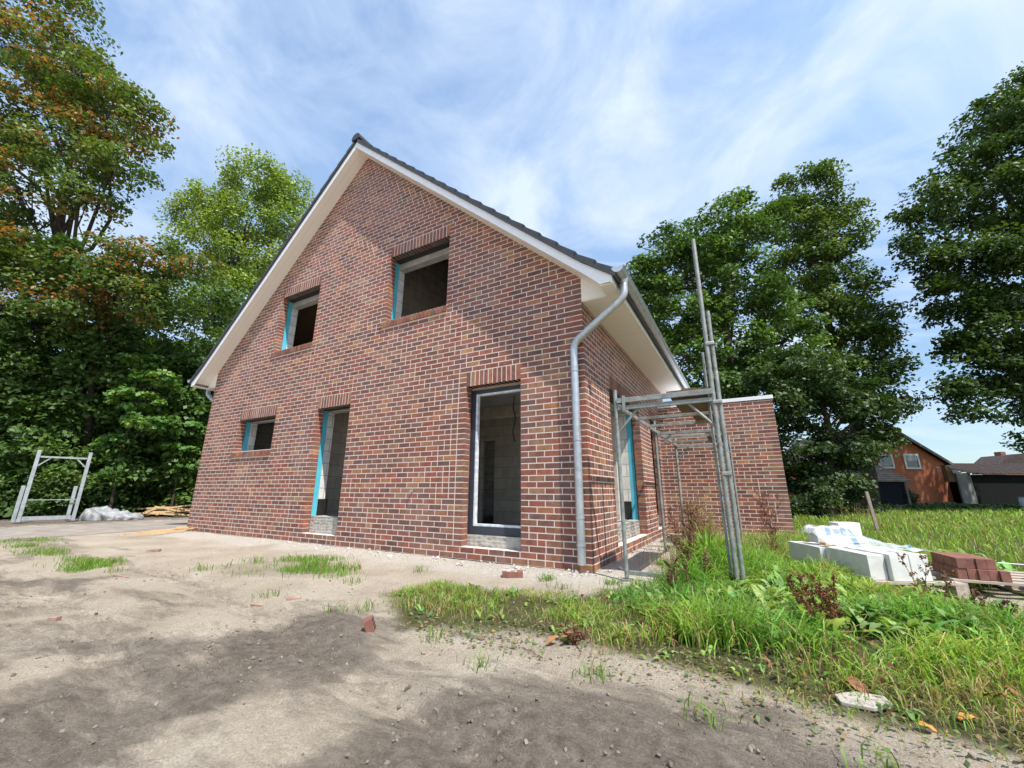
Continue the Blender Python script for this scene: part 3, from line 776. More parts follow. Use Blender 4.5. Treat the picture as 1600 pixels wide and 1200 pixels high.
# ------------------------------------------------------------------ scaffold by the side wall
sc = empty("scaffold", (1.0, 2.3, 0), "grey tube scaffold bay with plywood deck beside the side wall", "scaffold")
XL, XR = .45, 1.55; ZD = 1.97; r = .024
for i, y in enumerate((-.19, 2.38, 4.85)):
    for x in (XL, XR):
        t = MB(); hi = 2.19 if x == XL else (2.15, 3.0, 2.15)[i]
        if i == 0 and x == XR: hi = 4.0
        t.tube([(x, y, .02), (x, y, hi)], r, 12); t.tube([(x, y, 0), (x, y, .05)], .009, 6)
        up = t.build("upright", [M['galv']], sc, smooth=True)
        t = MB(); t.box(x - .06, x + .06, y - .06, y + .06, -.005, .008); t.build("base_plate", [M['galv']], up)
    t = MB(); t.bar((XL + .02, y, 1.955), (XR - .02, y, 1.955), .045, .05); t.build("transom", [M['galv']], sc, bevel=.004)
    for x, s in ((XL, 1), (XR, -1)):
        t = MB(); t.tube([(x + s * .02, y + .01, 1.66), (x + s * .27, y + .01, 1.94)], .016, 8); t.build("corner_brace", [M['galv']], sc, smooth=True)
    t = MB(); t.bar((XL + .03, y, .075), (XR - .03, y, .075), .03, .045); t.build("foot_rail", [M['galv']], sc, bevel=.003)
t = MB(); t.tube([(1.605, -.175, .02), (1.605, -.175, 3.02)], .022, 12); t.build("pole", [M['galv']], sc, smooth=True)
t = MB(); t.tube([(1.50, -.10, .05), (1.49, -.08, 2.55)], .016, 10); t.build("pole", [M['galv']], sc, smooth=True)
t = MB(); t.bar((XL + .02, -.215, 2.045), (XR + .0, -.215, 2.045), .03, .062); t.build("deck_edge", [M['galv']], sc, bevel=.004)
t = MB(); t.bar((XL + .11, -.232, 1.90), (XL + .11, -.232, 2.10), .034, .012, up=(0, 1, 0)); t.build("deck_hook", [M['galv']], sc)
for x in (XL + .03, XR - .03):
    t = MB(); t.bar((x, -.16, 1.985), (x, 4.83, 1.985), .03, .055); t.build("ledger", [M['galv']], sc, bevel=.003)
for y in (.84, 1.62, 3.2, 4.05):
    t = MB(); t.bar((XL + .046, y, 1.985), (XR - .046, y, 1.985), .045, .04); t.build("deck_bearer", [M['galv']], sc, bevel=.003)
for y0, y1, x0 in ((-.14, .80, 1.10), (.82, 1.60, 1.20), (3.2, 4.8, 1.2)):
    t = MB(); t.box(x0, XR - .05, y0, y1, 2.008, 2.026); t.build("deck_board", [M['plywood']], sc)
t = MB(); t.box(1.06, 1.52, -.2, .5, 2.08, 2.10); t.obox((1.3, -.12, 2.10), .16, .10, .02, .3); t.build("loose_plank", [M['plywood']], sc)
for z, x in ((1.93, 1.58), (2.62, 1.58), (1.15, 1.58)):
    t = MB(); t.obox((x, -.185, z - .03), .10, .062, .045, .15); t.build("coupler", [M['galv']], sc, bevel=.01)

# ------------------------------------------------------------------ upright scaffold frames at the wood edge
def frame(name, o, wdir, w, h, label, braces=True):
    e = empty(name, o, label, "metal trestle", "metal trestles standing at the wood edge")
    o = Vector(o); wdir = Vector(wdir).normalized(); up = Vector((0, 0, 1)); n = wdir.cross(up)
    for t in (0, w):
        m = MB(); m.bar(o + wdir * t, o + wdir * t + up * h, .085, .06, up=n); m.build("upright", [M['galv_light']], e, bevel=.006)
    if braces:
        m = MB(); m.bar(o + wdir * .05 + up * (h - .19), o + wdir * (w - .05) + up * (h - .19), .05, .05); m.build("top_rail", [M['galv_light']], e)
        m = MB(); m.bar(o + wdir * .05 + up * .10, o + wdir * (w - .05) + up * .10, .06, .11); m.build("bottom_rail", [M['galv_light']], e)
        m = MB(); m.bar(o + wdir * .05 + up * .62, o + wdir * (w - .05) + up * .62, .02, .02); m.build("middle_rail", [M['galv_light']], e)
        for a, s in ((.04, 1), (w - .04, -1)):
            m = MB(); m.bar(o + wdir * a + up * (h - .46), o + wdir * (a + s * .24) + up * (h - .20), .03, .03); m.build("corner_brace", [M['galv_light']], e)
    else:
        m = MB(); m.bar(o + wdir * .04 + up * .06, o + wdir * (w - .04) + up * .06, .03, .05); m.build("bottom_rail", [M['galv_light']], e)
frame("metal_trestle", (-16.6, -1.52, .03), (.22, 1.05, 0), 1.08, 2.06, "tall light grey metal frame with corner braces standing upright at the wood edge")
frame("metal_trestle", (-16.72, -1.60, .03), (.22, 1.05, 0), 1.06, 1.02, "low grey metal frame half hidden behind the tall braced frame", False)

# ------------------------------------------------------------------ leaves and plants
def rand_unit(n):
    v = rng.normal(size=(n, 3)); return v / np.linalg.norm(v, axis=1, keepdims=True)
def leaf_mesh(cent, nrm, size, aspect=.62):
    """rhombic folded leaves"""
    n = len(cent); a = rand_unit(n); a -= nrm * (a * nrm).sum(1, keepdims=True); a /= np.linalg.norm(a, axis=1, keepdims=True) + 1e-9
    b = np.cross(nrm, a); s = size[:, None]
    V = np.stack([cent - a * s, cent + b * s * aspect + nrm * s * .18 - a * s * .15, cent + a * s, cent - b * s * aspect + nrm * s * .18 - a * s * .15], 1).reshape(-1, 3)
    Q = np.arange(4 * n).reshape(n, 4)
    return V, Q

def crown_points(lobes, nclump, nleaf, clump_r, flat=.55, hollow=.5):
    """lobes: (x,y,z,rx,ry,rz). returns leaf centres, normals, clump id, clump centres"""
    vol = np.array([l[3] * l[4] * l[5] for l in lobes]) ** (2 / 3); vol /= vol.sum()
    P = []; N = []; CI = []; CC = []; OUT = []; k = 0
    for l, w in zip(lobes, vol):
        m = max(3, int(nclump * w)); u = rand_unit(m); rad = hollow + (1 - hollow) * rng.random(m) ** .6
        u2 = u * rad[:, None]; c = np.array(l[:3]) + u2 * np.array(l[3:])
        for j in range(m):
            cr = clump_r * rng.uniform(.55, 1.35); nl = int(nleaf * rng.uniform(.5, 1.5) * (cr / clump_r) ** 1.5) + 4
            q = rand_unit(nl) * (rng.random(nl) ** .45)[:, None] * cr; q[:, 2] *= flat
            q[:, 2] -= .25 * cr * (np.hypot(q[:, 0], q[:, 1]) / cr) ** 2
            P.append(c[j] + q); nn = rand_unit(nl) * .75 + np.array([0, 0, .75]) + u[j] * .35
            N.append(nn / np.linalg.norm(nn, axis=1, keepdims=True)); CI.append(np.full(nl, k)); CC.append(c[j]); k += 1
    return np.concatenate(P), np.concatenate(N), np.concatenate(CI), np.array(CC)

def crown_colors(P, CI, ncl, base, var=.3, accent=None, afrac=0.0, tip=None):
    n = len(P); cb = 1 + var * (rng.random(ncl) - .5) * 1.4
    hue = rng.random((ncl, 1)); col = np.array(base)[None] * cb[CI][:, None] * (1 + var * (rng.random((n, 1)) - .5))
    if tip is not None: t = (hue[CI] > .55) * rng.random((n, 1)) * .9; col = col * (1 - t) + np.array(tip) * t
    if accent is not None:
        ca = rng.random(ncl) < afrac * 2.2; m = (ca[CI]) & (rng.random(n) < .45)
        col[m] = np.array(accent) * (.7 + .6 * rng.random((m.sum(), 1)))
    return np.clip(col * np.array([1.36, 1.30, 1.2]), .002, 1)

def limb(mb, a, b, r0, r1, sag=.12, n=5, sides=7):
    a, b = Vector(a), Vector(b); L = (b - a).length; pts = []; k = Vector(tuple(rng.normal(size=3))) * L * .06
    for i in range(n + 1):
        t = i / n; p = a.lerp(b, t); p.z += math.sin(t * math.pi) * L * sag; p += k * math.sin(t * math.pi * 1.6); pts.append(p)
    mb.tube(pts, [r0 + (r1 - r0) * i / n for i in range(n + 1)], sides, cap=False); return pts

def tree(name, base, lobes, trunk_r, label, group, nclump=220, nleaf=70, clump_r=.75, leaf=.09, base_col=(.045, .085, .02), fork=.35, twigs=60, lean=(0, 0), **kw):
    e = empty(name, base, label, "tree", group)
    P, N, CI, CC = crown_points(lobes, nclump, nleaf, clump_r, kw.get('flat', .55), kw.get('hollow', .5))
    size = leaf * rng.uniform(.65, 1.3, len(P)); V, Q = leaf_mesh(P, N, size, kw.get('aspect', .62))
    col = crown_colors(P, CI, len(CC), base_col, kw.get('var', .3), kw.get('accent'), kw.get('afrac', 0), kw.get('tip'))
    np_mesh("crown", V, [Q], M['leaf'], e, col=np.repeat(col, 4, axis=0))
    b0z = base[2]; mb = MB(); zt = b0z + (max(l[2] for l in lobes) - b0z) * .86; cx = np.mean([l[0] for l in lobes]); cy_ = np.mean([l[1] for l in lobes])
    b = Vector(base); topp = Vector((cx * .7 + b.x * .3 + lean[0], cy_ * .7 + b.y * .3 + lean[1], zt))
    pts = []; n = 9
    for i in range(n + 1):
        t = i / n; p = b.lerp(topp, t); p.x += .25 * trunk_r * 3 * math.sin(t * 5 + b.x); p.y += .2 * trunk_r * 3 * math.cos(t * 4 + b.y); pts.append(p)
    mb.tube([b + Vector((0, 0, -.1))] + pts[1:], [trunk_r * 1.35] + [trunk_r * (1 - .85 * i / n) for i in range(1, n + 1)], 10, cap=False)
    ends = []
    for l in lobes:
        c = Vector(l[:3]); t = min(.92, max(fork, (c.z - b.z) / (zt - b.z) - .28)); i = t * n; a = pts[int(i)].lerp(pts[min(n, int(i) + 1)], i - int(i))
        rr = trunk_r * (1 - .85 * t) * .45 * kw.get('limb', 1); q = limb(mb, a, c, rr, rr * .35); ends.append((c, q, rr * .4))
    sel = rng.permutation(len(CC))[:twigs]
    for j in sel:
        c = CC[j]; k = min(range(len(ends)), key=lambda q: (ends[q][0] - Vector(c)).length); q = ends[k][1]
        a = q[int(rng.integers(2, len(q)))]; limb(mb, a, c, max(.012, ends[k][2] * .7), .008, .08, 4, 5)
    mb.build("trunk", [M['bark']], e)
    return e

def lobes_ellipsoid(c, r, n, lr, seed, zmin=-1):
    g = np.random.default_rng(seed); out = []
    for i in range(n):
        u = g.normal(size=3); u /= np.linalg.norm(u); u[2] = max(u[2], zmin); k = g.uniform(.45, .8)
        s = lr * g.uniform(.75, 1.25); out.append((c[0] + u[0] * r[0] * k, c[1] + u[1] * r[1] * k, c[2] + u[2] * r[2] * k, s, s, s * .72))
    out.append((c[0], c[1], c[2], r[0] * .5, r[1] * .5, r[2] * .5))
    return out

OG = np.array([cp[0], cp[1], 0.]); FH = np.array([math.sin(yaw), math.cos(yaw), 0]); RH = np.array([math.cos(yaw), -math.sin(yaw), 0])
def at(D, a, z=0.0):     # a place given as metres ahead of and beside the viewpoint
    p = OG + FH * D + RH * a; return (float(p[0]), float(p[1]), float(z))

LG = "trees of the wood left of the house"; RG = "tall trees behind the garage and lawn"
TREES = []
def lob(D, items): return [(*at(D + dd, a, z), rx, rx, rz) for (dd, a, z, rx, rz) in items]

# large seed-bearing tree on the far left
tree("maple_tree", at(16.2, -19.5), lob(14, [(0, -23.5, 20.5, 2.6, 2.2), (0, -20.8, 20.3, 2.3, 1.7), (0, -19.2, 18.5, 1.9, 1.4), (0, -17.7, 17.0, 1.7, 1.2), (0, -16.5, 16.1, 1.1, .8), (0, -21.5, 16.8, 2.6, 1.9), (0, -24.5, 16.5, 2.6, 2.2), (0, -18.8, 14.9, 1.9, 1.3), (0, -16.6, 14.1, 1.3, .7), (0, -20.4, 13.0, 2.4, 1.4), (0, -23.5, 12.8, 2.4, 1.6), (0, -17.7, 12.8, 1.3, .7), (0, -22, 23, 2.2, 1.4), (.6, -22, 10.6, 2.4, 1.4)]), .34,
     "tall green tree hung with rusty orange seed clusters, leaves filling the upper left corner", LG, nclump=470, nleaf=96, clump_r=.70, leaf=.088, base_col=(.062, .112, .024), tip=(.13, .18, .036), accent=(.27, .135, .04), afrac=.17, twigs=120, fork=.3)
tree("maple_tree", at(15.8, -16.2), lob(13.6, [(0, -13.8, 9.6, 1.2, .5), (0, -12.3, 9.3, .8, .4), (0, -15.5, 9.2, 1.6, .8), (0, -18, 9.2, 1.8, .9), (0, -14.4, 8.3, 1.4, .7), (0, -16.5, 7.6, 1.7, .9), (0, -18.8, 7.3, 1.7, .9), (0, -13.3, 7.6, 1.0, .6), (0, -20.4, 9.6, 1.8, 1.2)]), .2,
     "lower spreading tree with rusty seed clusters below the tallest tree", LG, nclump=250, nleaf=100, clump_r=.62, leaf=.082, base_col=(.05, .098, .022), tip=(.11, .155, .03), accent=(.25, .125, .038), afrac=.16, twigs=60)
# light airy tree above the roof slope
tree("acacia_tree", at(23.8, -18.6), lob(24, [(0, -18, 22.2, 2.3, 1.4), (0, -16, 21.2, 1.7, 1.2), (0, -21.5, 20.4, 2.1, 1.4), (0, -23, 19.4, 1.1, .8), (0, -18.5, 19.0, 2.6, 1.6), (0, -15.5, 18.5, 1.8, 1.4), (0, -20.8, 16.8, 2.4, 1.5), (0, -17, 15.6, 2.6, 1.6), (0, -21, 13.6, 2.4, 1.5), (0, -17.5, 12.6, 2.8, 1.8), (0, -14.5, 15.2, 1.6, 1.2), (0, -14.5, 12.5, 2.0, 1.5)]), .28,
     "airy light green tree with fine leaves just above the left roof slope", LG, nclump=620, nleaf=88, clump_r=.8, leaf=.095, base_col=(.135, .215, .04), tip=(.25, .31, .065), twigs=110, flat=.7)
# dense wood edge
wood = [
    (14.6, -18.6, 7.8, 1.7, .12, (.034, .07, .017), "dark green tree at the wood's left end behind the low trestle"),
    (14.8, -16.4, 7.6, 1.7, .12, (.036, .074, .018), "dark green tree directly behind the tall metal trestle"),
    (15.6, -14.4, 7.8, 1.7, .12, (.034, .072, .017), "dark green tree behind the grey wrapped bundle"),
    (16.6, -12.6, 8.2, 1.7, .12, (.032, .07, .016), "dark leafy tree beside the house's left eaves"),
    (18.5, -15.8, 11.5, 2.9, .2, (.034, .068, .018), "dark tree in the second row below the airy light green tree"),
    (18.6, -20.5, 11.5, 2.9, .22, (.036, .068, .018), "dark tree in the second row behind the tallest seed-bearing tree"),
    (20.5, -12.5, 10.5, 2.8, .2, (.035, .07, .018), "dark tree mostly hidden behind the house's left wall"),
]
for i, (D, a, h, rr, tr, bc, lb) in enumerate(wood):
    its = [(random.uniform(-.5, .5), a + random.uniform(-.8, .8), h * k, rr * random.uniform(.65, .9), rr * .42) for k in (.10, .2, .3, .41, .52, .64, .76, .88)]
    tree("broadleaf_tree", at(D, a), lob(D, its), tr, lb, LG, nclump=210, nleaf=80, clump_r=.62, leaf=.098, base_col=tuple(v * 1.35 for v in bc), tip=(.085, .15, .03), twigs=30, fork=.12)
# lit sapling and bushes at the foot of the wood
sap = [
    (14.3, -13.75, 4.9, "slim maple sapling with sunlit leaves rising from behind the wrapped bundle", [(0, -14.1, 2.55, .35, .22), (0, -13.0, 3.3, .7, .3), (-.2, -13.4, 4.1, .9, .35), (-.2, -13.0, 4.9, .7, .3), (0, -14.0, 5.7, .6, .3), (0, -14.15, 1.6, .28, .2)]),
    (15.4, -12.5, 3.9, "young maple with bright leaves beside the house's left corner", [(0, -12.6, 2.5, .7, .35), (.2, -12.1, 3.2, .6, .3), (0, -13.1, 3.5, .7, .3), (.2, -12.2, 1.8, .6, .35)]),
]
for D, a, h, lb, its in sap:
    tree("maple_sapling", at(D, a), lob(D, its), .05, lb, "saplings at the edge of the wood", nclump=56, nleaf=44, clump_r=.36, leaf=.085, base_col=(.06, .14, .028), tip=(.14, .23, .05), twigs=24, fork=.15, aspect=.8, flat=.35)

def bush(name, c, r, h, label, group, bc=(.045, .09, .02), tip=(.10, .16, .035), nclump=60, nleaf=55, leaf=.06, cr=.33):
    e = empty(name, c, label, "bush", group)
    lobes = [(c[0] + random.uniform(-.5, .5) * r, c[1] + random.uniform(-.5, .5) * r, c[2] + h * k, r * random.uniform(.5, .75), r * random.uniform(.5, .75), h * .28) for k in (.22, .35, .5, .62, .75)]
    P, N, CI, CC = crown_points(lobes, nclump, nleaf, cr, .6, .35); V, Q = leaf_mesh(P, N, leaf * rng.uniform(.6, 1.3, len(P)), .7)
    P[:, 2] = np.maximum(P[:, 2], .02)
    np_mesh("foliage", V, [Q], M['leaf'], e, col=np.repeat(crown_colors(P, CI, len(CC), bc, .35, tip=tip), 4, axis=0))
    mb = MB()
    for j in rng.permutation(len(CC))[:14]: limb(mb, (c[0] + random.uniform(-.15, .15), c[1] + random.uniform(-.15, .15), 0), CC[j], .016, .005, .05, 4, 5)
    mb.build("stem", [M['bark']], e)
    return e
BG = "bushes along the foot of the wood"
for D, a, r, h, lb, bc in [
    (16.2, -13.0, .95, 2.0, "rounded sunlit bush at the house's left corner above the timber", (.06, .12, .026)),
    (15.9, -14.2, .8, 1.2, "low dark bush behind the left end of the timber pile", (.034, .07, .017)),
    (14.0, -15.2, .9, 1.7, "leafy bush seen through the opening of the tall trestle", (.05, .10, .024)),
    (13.6, -17.0, 1.0, 1.5, "dark bush just left of the trestles", (.042, .088, .02)),
    (12.6, -17.3, .5, .9, "small yellow green bush at the left edge of the view", (.14, .18, .028)),
    (14.9, -14.4, .7, .8, "low leafy bush directly behind the grey wrapped bundle", (.03, .065, .016))]:
    bush("bush", at(D, a), r, h, lb, BG, bc)

# far dense mass of the wood
n = 26000; P = np.empty((n, 3)); D_ = rng.uniform(21, 31, n); A_ = rng.uniform(-46, -9, n); hmax = 6 + 5.5 * vnoise(A_ * .35, D_ * .2)
Zm = rng.random(n) ** .8 * hmax; P[:, :] = OG + FH * D_[:, None] + RH * A_[:, None]; P[:, 2] = Zm + .1
N = rand_unit(n) * .8 + np.array([.1, -.2, .6]); N /= np.linalg.norm(N, axis=1, keepdims=True)
V, Q = leaf_mesh(P, N, rng.uniform(.2, .42, n), .7)
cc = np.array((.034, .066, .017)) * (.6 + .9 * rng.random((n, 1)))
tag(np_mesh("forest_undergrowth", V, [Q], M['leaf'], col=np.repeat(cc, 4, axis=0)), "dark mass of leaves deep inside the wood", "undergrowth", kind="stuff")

# right-hand trees
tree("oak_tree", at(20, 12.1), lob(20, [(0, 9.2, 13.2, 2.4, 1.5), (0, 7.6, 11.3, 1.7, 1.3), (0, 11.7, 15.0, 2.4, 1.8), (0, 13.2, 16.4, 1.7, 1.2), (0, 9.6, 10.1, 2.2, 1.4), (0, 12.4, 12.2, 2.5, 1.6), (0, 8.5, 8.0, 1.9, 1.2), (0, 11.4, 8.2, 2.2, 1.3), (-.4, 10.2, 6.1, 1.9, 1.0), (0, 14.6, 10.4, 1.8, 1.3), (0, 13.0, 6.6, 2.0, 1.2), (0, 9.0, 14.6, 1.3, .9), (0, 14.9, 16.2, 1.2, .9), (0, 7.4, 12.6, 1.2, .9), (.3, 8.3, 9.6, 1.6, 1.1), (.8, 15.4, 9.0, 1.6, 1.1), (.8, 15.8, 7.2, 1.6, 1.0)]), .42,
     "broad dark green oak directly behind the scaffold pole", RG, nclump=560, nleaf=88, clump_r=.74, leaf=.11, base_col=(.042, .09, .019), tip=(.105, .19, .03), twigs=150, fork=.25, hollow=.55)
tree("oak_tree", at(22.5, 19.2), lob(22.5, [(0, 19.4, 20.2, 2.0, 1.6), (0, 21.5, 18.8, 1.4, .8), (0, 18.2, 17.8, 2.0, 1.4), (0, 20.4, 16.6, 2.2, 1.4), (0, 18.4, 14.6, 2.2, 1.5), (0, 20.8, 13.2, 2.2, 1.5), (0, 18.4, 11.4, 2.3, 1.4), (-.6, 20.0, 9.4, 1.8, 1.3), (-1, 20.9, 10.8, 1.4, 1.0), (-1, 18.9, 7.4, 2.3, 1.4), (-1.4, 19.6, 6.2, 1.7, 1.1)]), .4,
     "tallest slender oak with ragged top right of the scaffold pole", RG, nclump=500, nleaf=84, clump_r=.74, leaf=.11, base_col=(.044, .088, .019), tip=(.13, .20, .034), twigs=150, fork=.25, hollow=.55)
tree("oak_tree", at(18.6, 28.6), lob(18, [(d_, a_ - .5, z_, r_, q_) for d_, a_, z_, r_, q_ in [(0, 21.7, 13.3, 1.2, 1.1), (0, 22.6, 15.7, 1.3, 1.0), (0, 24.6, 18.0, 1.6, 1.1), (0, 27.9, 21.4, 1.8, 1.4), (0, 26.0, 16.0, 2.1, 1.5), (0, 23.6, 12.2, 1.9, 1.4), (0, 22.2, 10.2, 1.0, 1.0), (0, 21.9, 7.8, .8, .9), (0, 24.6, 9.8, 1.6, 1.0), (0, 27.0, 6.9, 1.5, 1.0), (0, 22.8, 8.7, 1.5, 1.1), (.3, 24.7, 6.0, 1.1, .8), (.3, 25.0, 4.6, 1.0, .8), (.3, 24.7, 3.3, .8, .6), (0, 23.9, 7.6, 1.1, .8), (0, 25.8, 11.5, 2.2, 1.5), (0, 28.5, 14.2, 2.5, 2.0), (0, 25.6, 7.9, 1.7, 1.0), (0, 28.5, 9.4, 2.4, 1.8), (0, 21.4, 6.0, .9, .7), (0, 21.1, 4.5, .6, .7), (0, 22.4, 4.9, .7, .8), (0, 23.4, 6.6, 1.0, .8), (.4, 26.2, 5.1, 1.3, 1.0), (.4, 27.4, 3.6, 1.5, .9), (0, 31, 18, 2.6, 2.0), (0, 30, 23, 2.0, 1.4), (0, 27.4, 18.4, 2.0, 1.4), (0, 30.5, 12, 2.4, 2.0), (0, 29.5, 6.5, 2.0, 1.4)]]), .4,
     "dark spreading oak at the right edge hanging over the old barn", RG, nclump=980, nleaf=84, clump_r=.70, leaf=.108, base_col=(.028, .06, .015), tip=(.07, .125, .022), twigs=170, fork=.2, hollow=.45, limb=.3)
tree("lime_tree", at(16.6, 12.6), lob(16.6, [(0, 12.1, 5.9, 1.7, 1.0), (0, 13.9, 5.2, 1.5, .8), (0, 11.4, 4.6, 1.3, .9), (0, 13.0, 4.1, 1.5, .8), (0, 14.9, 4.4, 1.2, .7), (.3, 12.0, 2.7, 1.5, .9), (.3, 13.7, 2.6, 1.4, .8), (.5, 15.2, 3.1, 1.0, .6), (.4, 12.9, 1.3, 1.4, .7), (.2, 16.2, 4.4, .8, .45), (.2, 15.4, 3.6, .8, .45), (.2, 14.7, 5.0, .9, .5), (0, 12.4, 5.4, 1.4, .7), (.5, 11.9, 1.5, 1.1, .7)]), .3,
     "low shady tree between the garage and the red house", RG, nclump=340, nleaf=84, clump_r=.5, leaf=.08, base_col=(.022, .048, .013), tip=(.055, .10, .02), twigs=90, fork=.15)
# bushes by the red house and the hedge line behind the garage
bush("bush", at(24.6, 23.3), .8, 1.5, "small rounded bush in front of the red house wall", "bushes behind the lawn", (.03, .06, .016), tip=(.05, .09, .02))
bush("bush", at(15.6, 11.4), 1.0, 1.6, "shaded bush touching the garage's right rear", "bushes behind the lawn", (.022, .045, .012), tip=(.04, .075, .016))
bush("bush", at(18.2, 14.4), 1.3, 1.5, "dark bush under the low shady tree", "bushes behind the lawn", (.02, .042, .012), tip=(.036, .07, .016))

# ------------------------------------------------------------------ grass
def blades(name, pts, h, w, col, label, lean=.35, mat=None, parent=None, seg=True):
    n = len(pts); an = rng.uniform(0, 2 * np.pi, n); d = np.stack([np.cos(an), np.sin(an), np.zeros(n)], 1)
    an2 = rng.uniform(0, 2 * np.pi, n); q = np.stack([np.cos(an2), np.sin(an2), np.zeros(n)], 1)
    L = (lean * rng.uniform(.2, 1.6, n) * h)[:, None]; hh = h[:, None]; ww = (w / 2)[:, None]; up = np.array([0, 0, 1.])
    k = np.minimum(1, L / hh); p0 = pts; p1 = pts + up * hh * .45 + d * L * .14; p2 = pts + up * hh * (.82 - .16 * k) + d * L * .5; p3 = pts + up * hh * (1 - .42 * k) + d * L
    V = np.stack([p0 - q * ww * .8, p0 + q * ww * .8, p1 + q * ww, p1 - q * ww, p2 + q * ww * .75, p2 - q * ww * .75, p3], 1).reshape(-1, 3)
    i = np.arange(n) * 7
    o = np_mesh(name, V, [np.concatenate([np.stack([i, i + 1, i + 2, i + 3], 1), np.stack([i + 3, i + 2, i + 4, i + 5], 1)]), np.stack([i + 5, i + 4, i + 6], 1)], mat or M['grass'], parent, col=np.repeat(col, 7, axis=0))
    if parent is None: tag(o, label, "grass", kind="stuff")
    return o
def grass_col(n, base, var=.35, dry=.15, drycol=(.36, .29, .13), patch=None):
    c = np.array(base)[None] * (1 + var * (rng.random((n, 1)) - .5) * 2); c[:, 0] *= 1 + .4 * (rng.random(n) - .5)
    m = rng.random(n) < (dry if patch is None else dry * patch); c[m] = np.array(drycol) * (.6 + .7 * rng.random((m.sum(), 1)))
    return np.clip(c, .003, 1)
def scatter(poly, n):
    P = np.array(poly); lo, hi = P.min(0), P.max(0); out = []
    while sum(map(len, out)) < n:
        q = lo + rng.random((n, 2)) * (hi - lo); out.append(q[inpoly(q[:, 0], q[:, 1], poly)])
    return np.concatenate(out)[:n]
def on_ground(q, dz=-.006): return np.column_stack([q, gz(q[:, 0], q[:, 1]) + dz])

# near meadow on the right
q = scatter(G1, 125000)
edge = polydist(q[:, 0], q[:, 1], G1); den = fbm(q[:, 0] * 2.3 + 4, q[:, 1] * 2.3 + 8, 4)
tall = sstep(.35, 1.5, q[:, 0] + .15 * (q[:, 1] + 1)) * sstep(-2.35, -1.75, q[:, 1] - .28 * (q[:, 0] - 2)); tall = tall * (1 - .8 * sstep(.35, .0, np.hypot((q[:, 0] - 3.05) / 1.2, q[:, 1] - .15) - .3)); tall *= .55 + .9 * fbm(q[:, 0] * 1.6 + 40, q[:, 1] * 1.6, 3); tall += 1.5 * np.exp(-((q[:, 0] - 1.15) / .42) ** 2 - ((q[:, 1] - .35) / .8) ** 2)
lowzone = 1 - sstep(-2.4, -1.7, q[:, 1])
keep = rng.random(len(q)) < np.clip((den - .36) * 3.2 + .12, .03, 1) * np.clip(.05 + (edge + (den - .5) * .7) * 2.0, 0, 1) * (1 - .62 * lowzone)
q = q[keep]; edge = edge[keep]; tall = tall[keep]; den = den[keep]; lowzone = lowzone[keep]
h = (.04 + .05 * np.clip(edge * 2, 0, 1) + .125 * tall * (1 - .6 * sstep(2.9, 3.3, q[:, 0]) * sstep(-.6, -.2, q[:, 1]))) * rng.uniform(.5, 1.35, len(q)) * (.75 + .6 * den)
wd = rng.uniform(.003, .0065, len(q)) * (1 + .7 * tall)
pd = np.clip(1.7 - 1.25 * tall + .9 * lowzone, .2, 3)
gc = grass_col(len(q), (.185, .335, .042), .42, .2, patch=pd); pn = fbm(q[:, 0] * 1.1 + 70, q[:, 1] * 1.1 + 9, 3)[:, None]
gc = gc * (1 + np.array([[.9, .35, .3]]) * (pn - .45) * 1.6); gc = np.clip(gc, .004, 1)
h = h * (.55 + .9 * fbm(q[:, 0] * 4.5 + 3, q[:, 1] * 4.5, 2))
blades("meadow_grass", on_ground(q), h, wd, gc, "green unmown grass filling the right foreground", .85)
# strips on the sand left of it
for nm, poly, cnt, hh, lb in (("grass_strip", G2, 9000, .085, "thin strip of grass on the sand before the tall openings"), ("grass_strip", G3, 9000, .075, "grass strip beside the lane at the far left"), ("grass_strip", G4, 7000, .08, "grass strip on the sand near the left edge")):
    q = scatter(poly, cnt); ed = polydist(q[:, 0], q[:, 1], poly); de = fbm(q[:, 0] * 2.5, q[:, 1] * 2.5, 3)
    k = rng.random(len(q)) < np.clip(.12 + ed * 2.2, 0, 1) * np.clip((de - .44) * 6, .04, 1); q = q[k]
    blades(nm, on_ground(q), hh * rng.uniform(.5, 1.4, len(q)), rng.uniform(.004, .008, len(q)), grass_col(len(q), (.16, .30, .045), .3, .14), lb, .5)
# lone tufts on the sand
tc_ = [(-.33, -.62), (-1.15, -2.45), (-.95, -2.2), (-1.35, -2.6), (-2.0, -1.9), (.9, -2.75), (1.45, -2.85), (-.2, -2.75), (2.05, -2.95), (-1.9, -.95), (-.05, -.95), (.35, -.45), (.6, 1.1), (-5.0, -2.9), (-2.3, -2.6), (.3, -2.9)]
qq = []
for i, (x, y) in enumerate(tc_):
    n = 90 if i in (0, 11, 12) else 34; qq.append(np.array([x, y]) + rng.normal(size=(n, 2)) * .055)
q = np.concatenate(qq); n = len(q)
blades("grass_tufts", on_ground(q), .075 * rng.uniform(.5, 1.6, n), rng.uniform(.004, .007, n), grass_col(n, (.15, .26, .045), .3, .1), "scattered grass tufts growing out of the bare sand", .8)
cl = [(1.22, 1.3, .2, 650, .6), (.85, .75, .22, 260, .26), (1.0, 1.9, .3, 380, .45), (1.9, 2.2, .2, 200, .5), (2.4, 3.6, .5, 300, .35), (3.35, 2.6, .3, 130, .4), (2.6, -2.1, .35, 160, .16), (5.0, 11.5, .5, 150, .7)]
q = np.concatenate([np.array([x, y]) + rng.normal(size=(c, 2)) * s_ for x, y, s_, c, hh in cl]); hh = np.concatenate([np.full(c, hh) for x, y, s_, c, hh in cl])
q_ok = (q[:, 0] > .12) & (q[:, 1] < 5.5) | (q[:, 0] > 2.6); q = q[q_ok]; hh = hh[q_ok]; n = len(q)
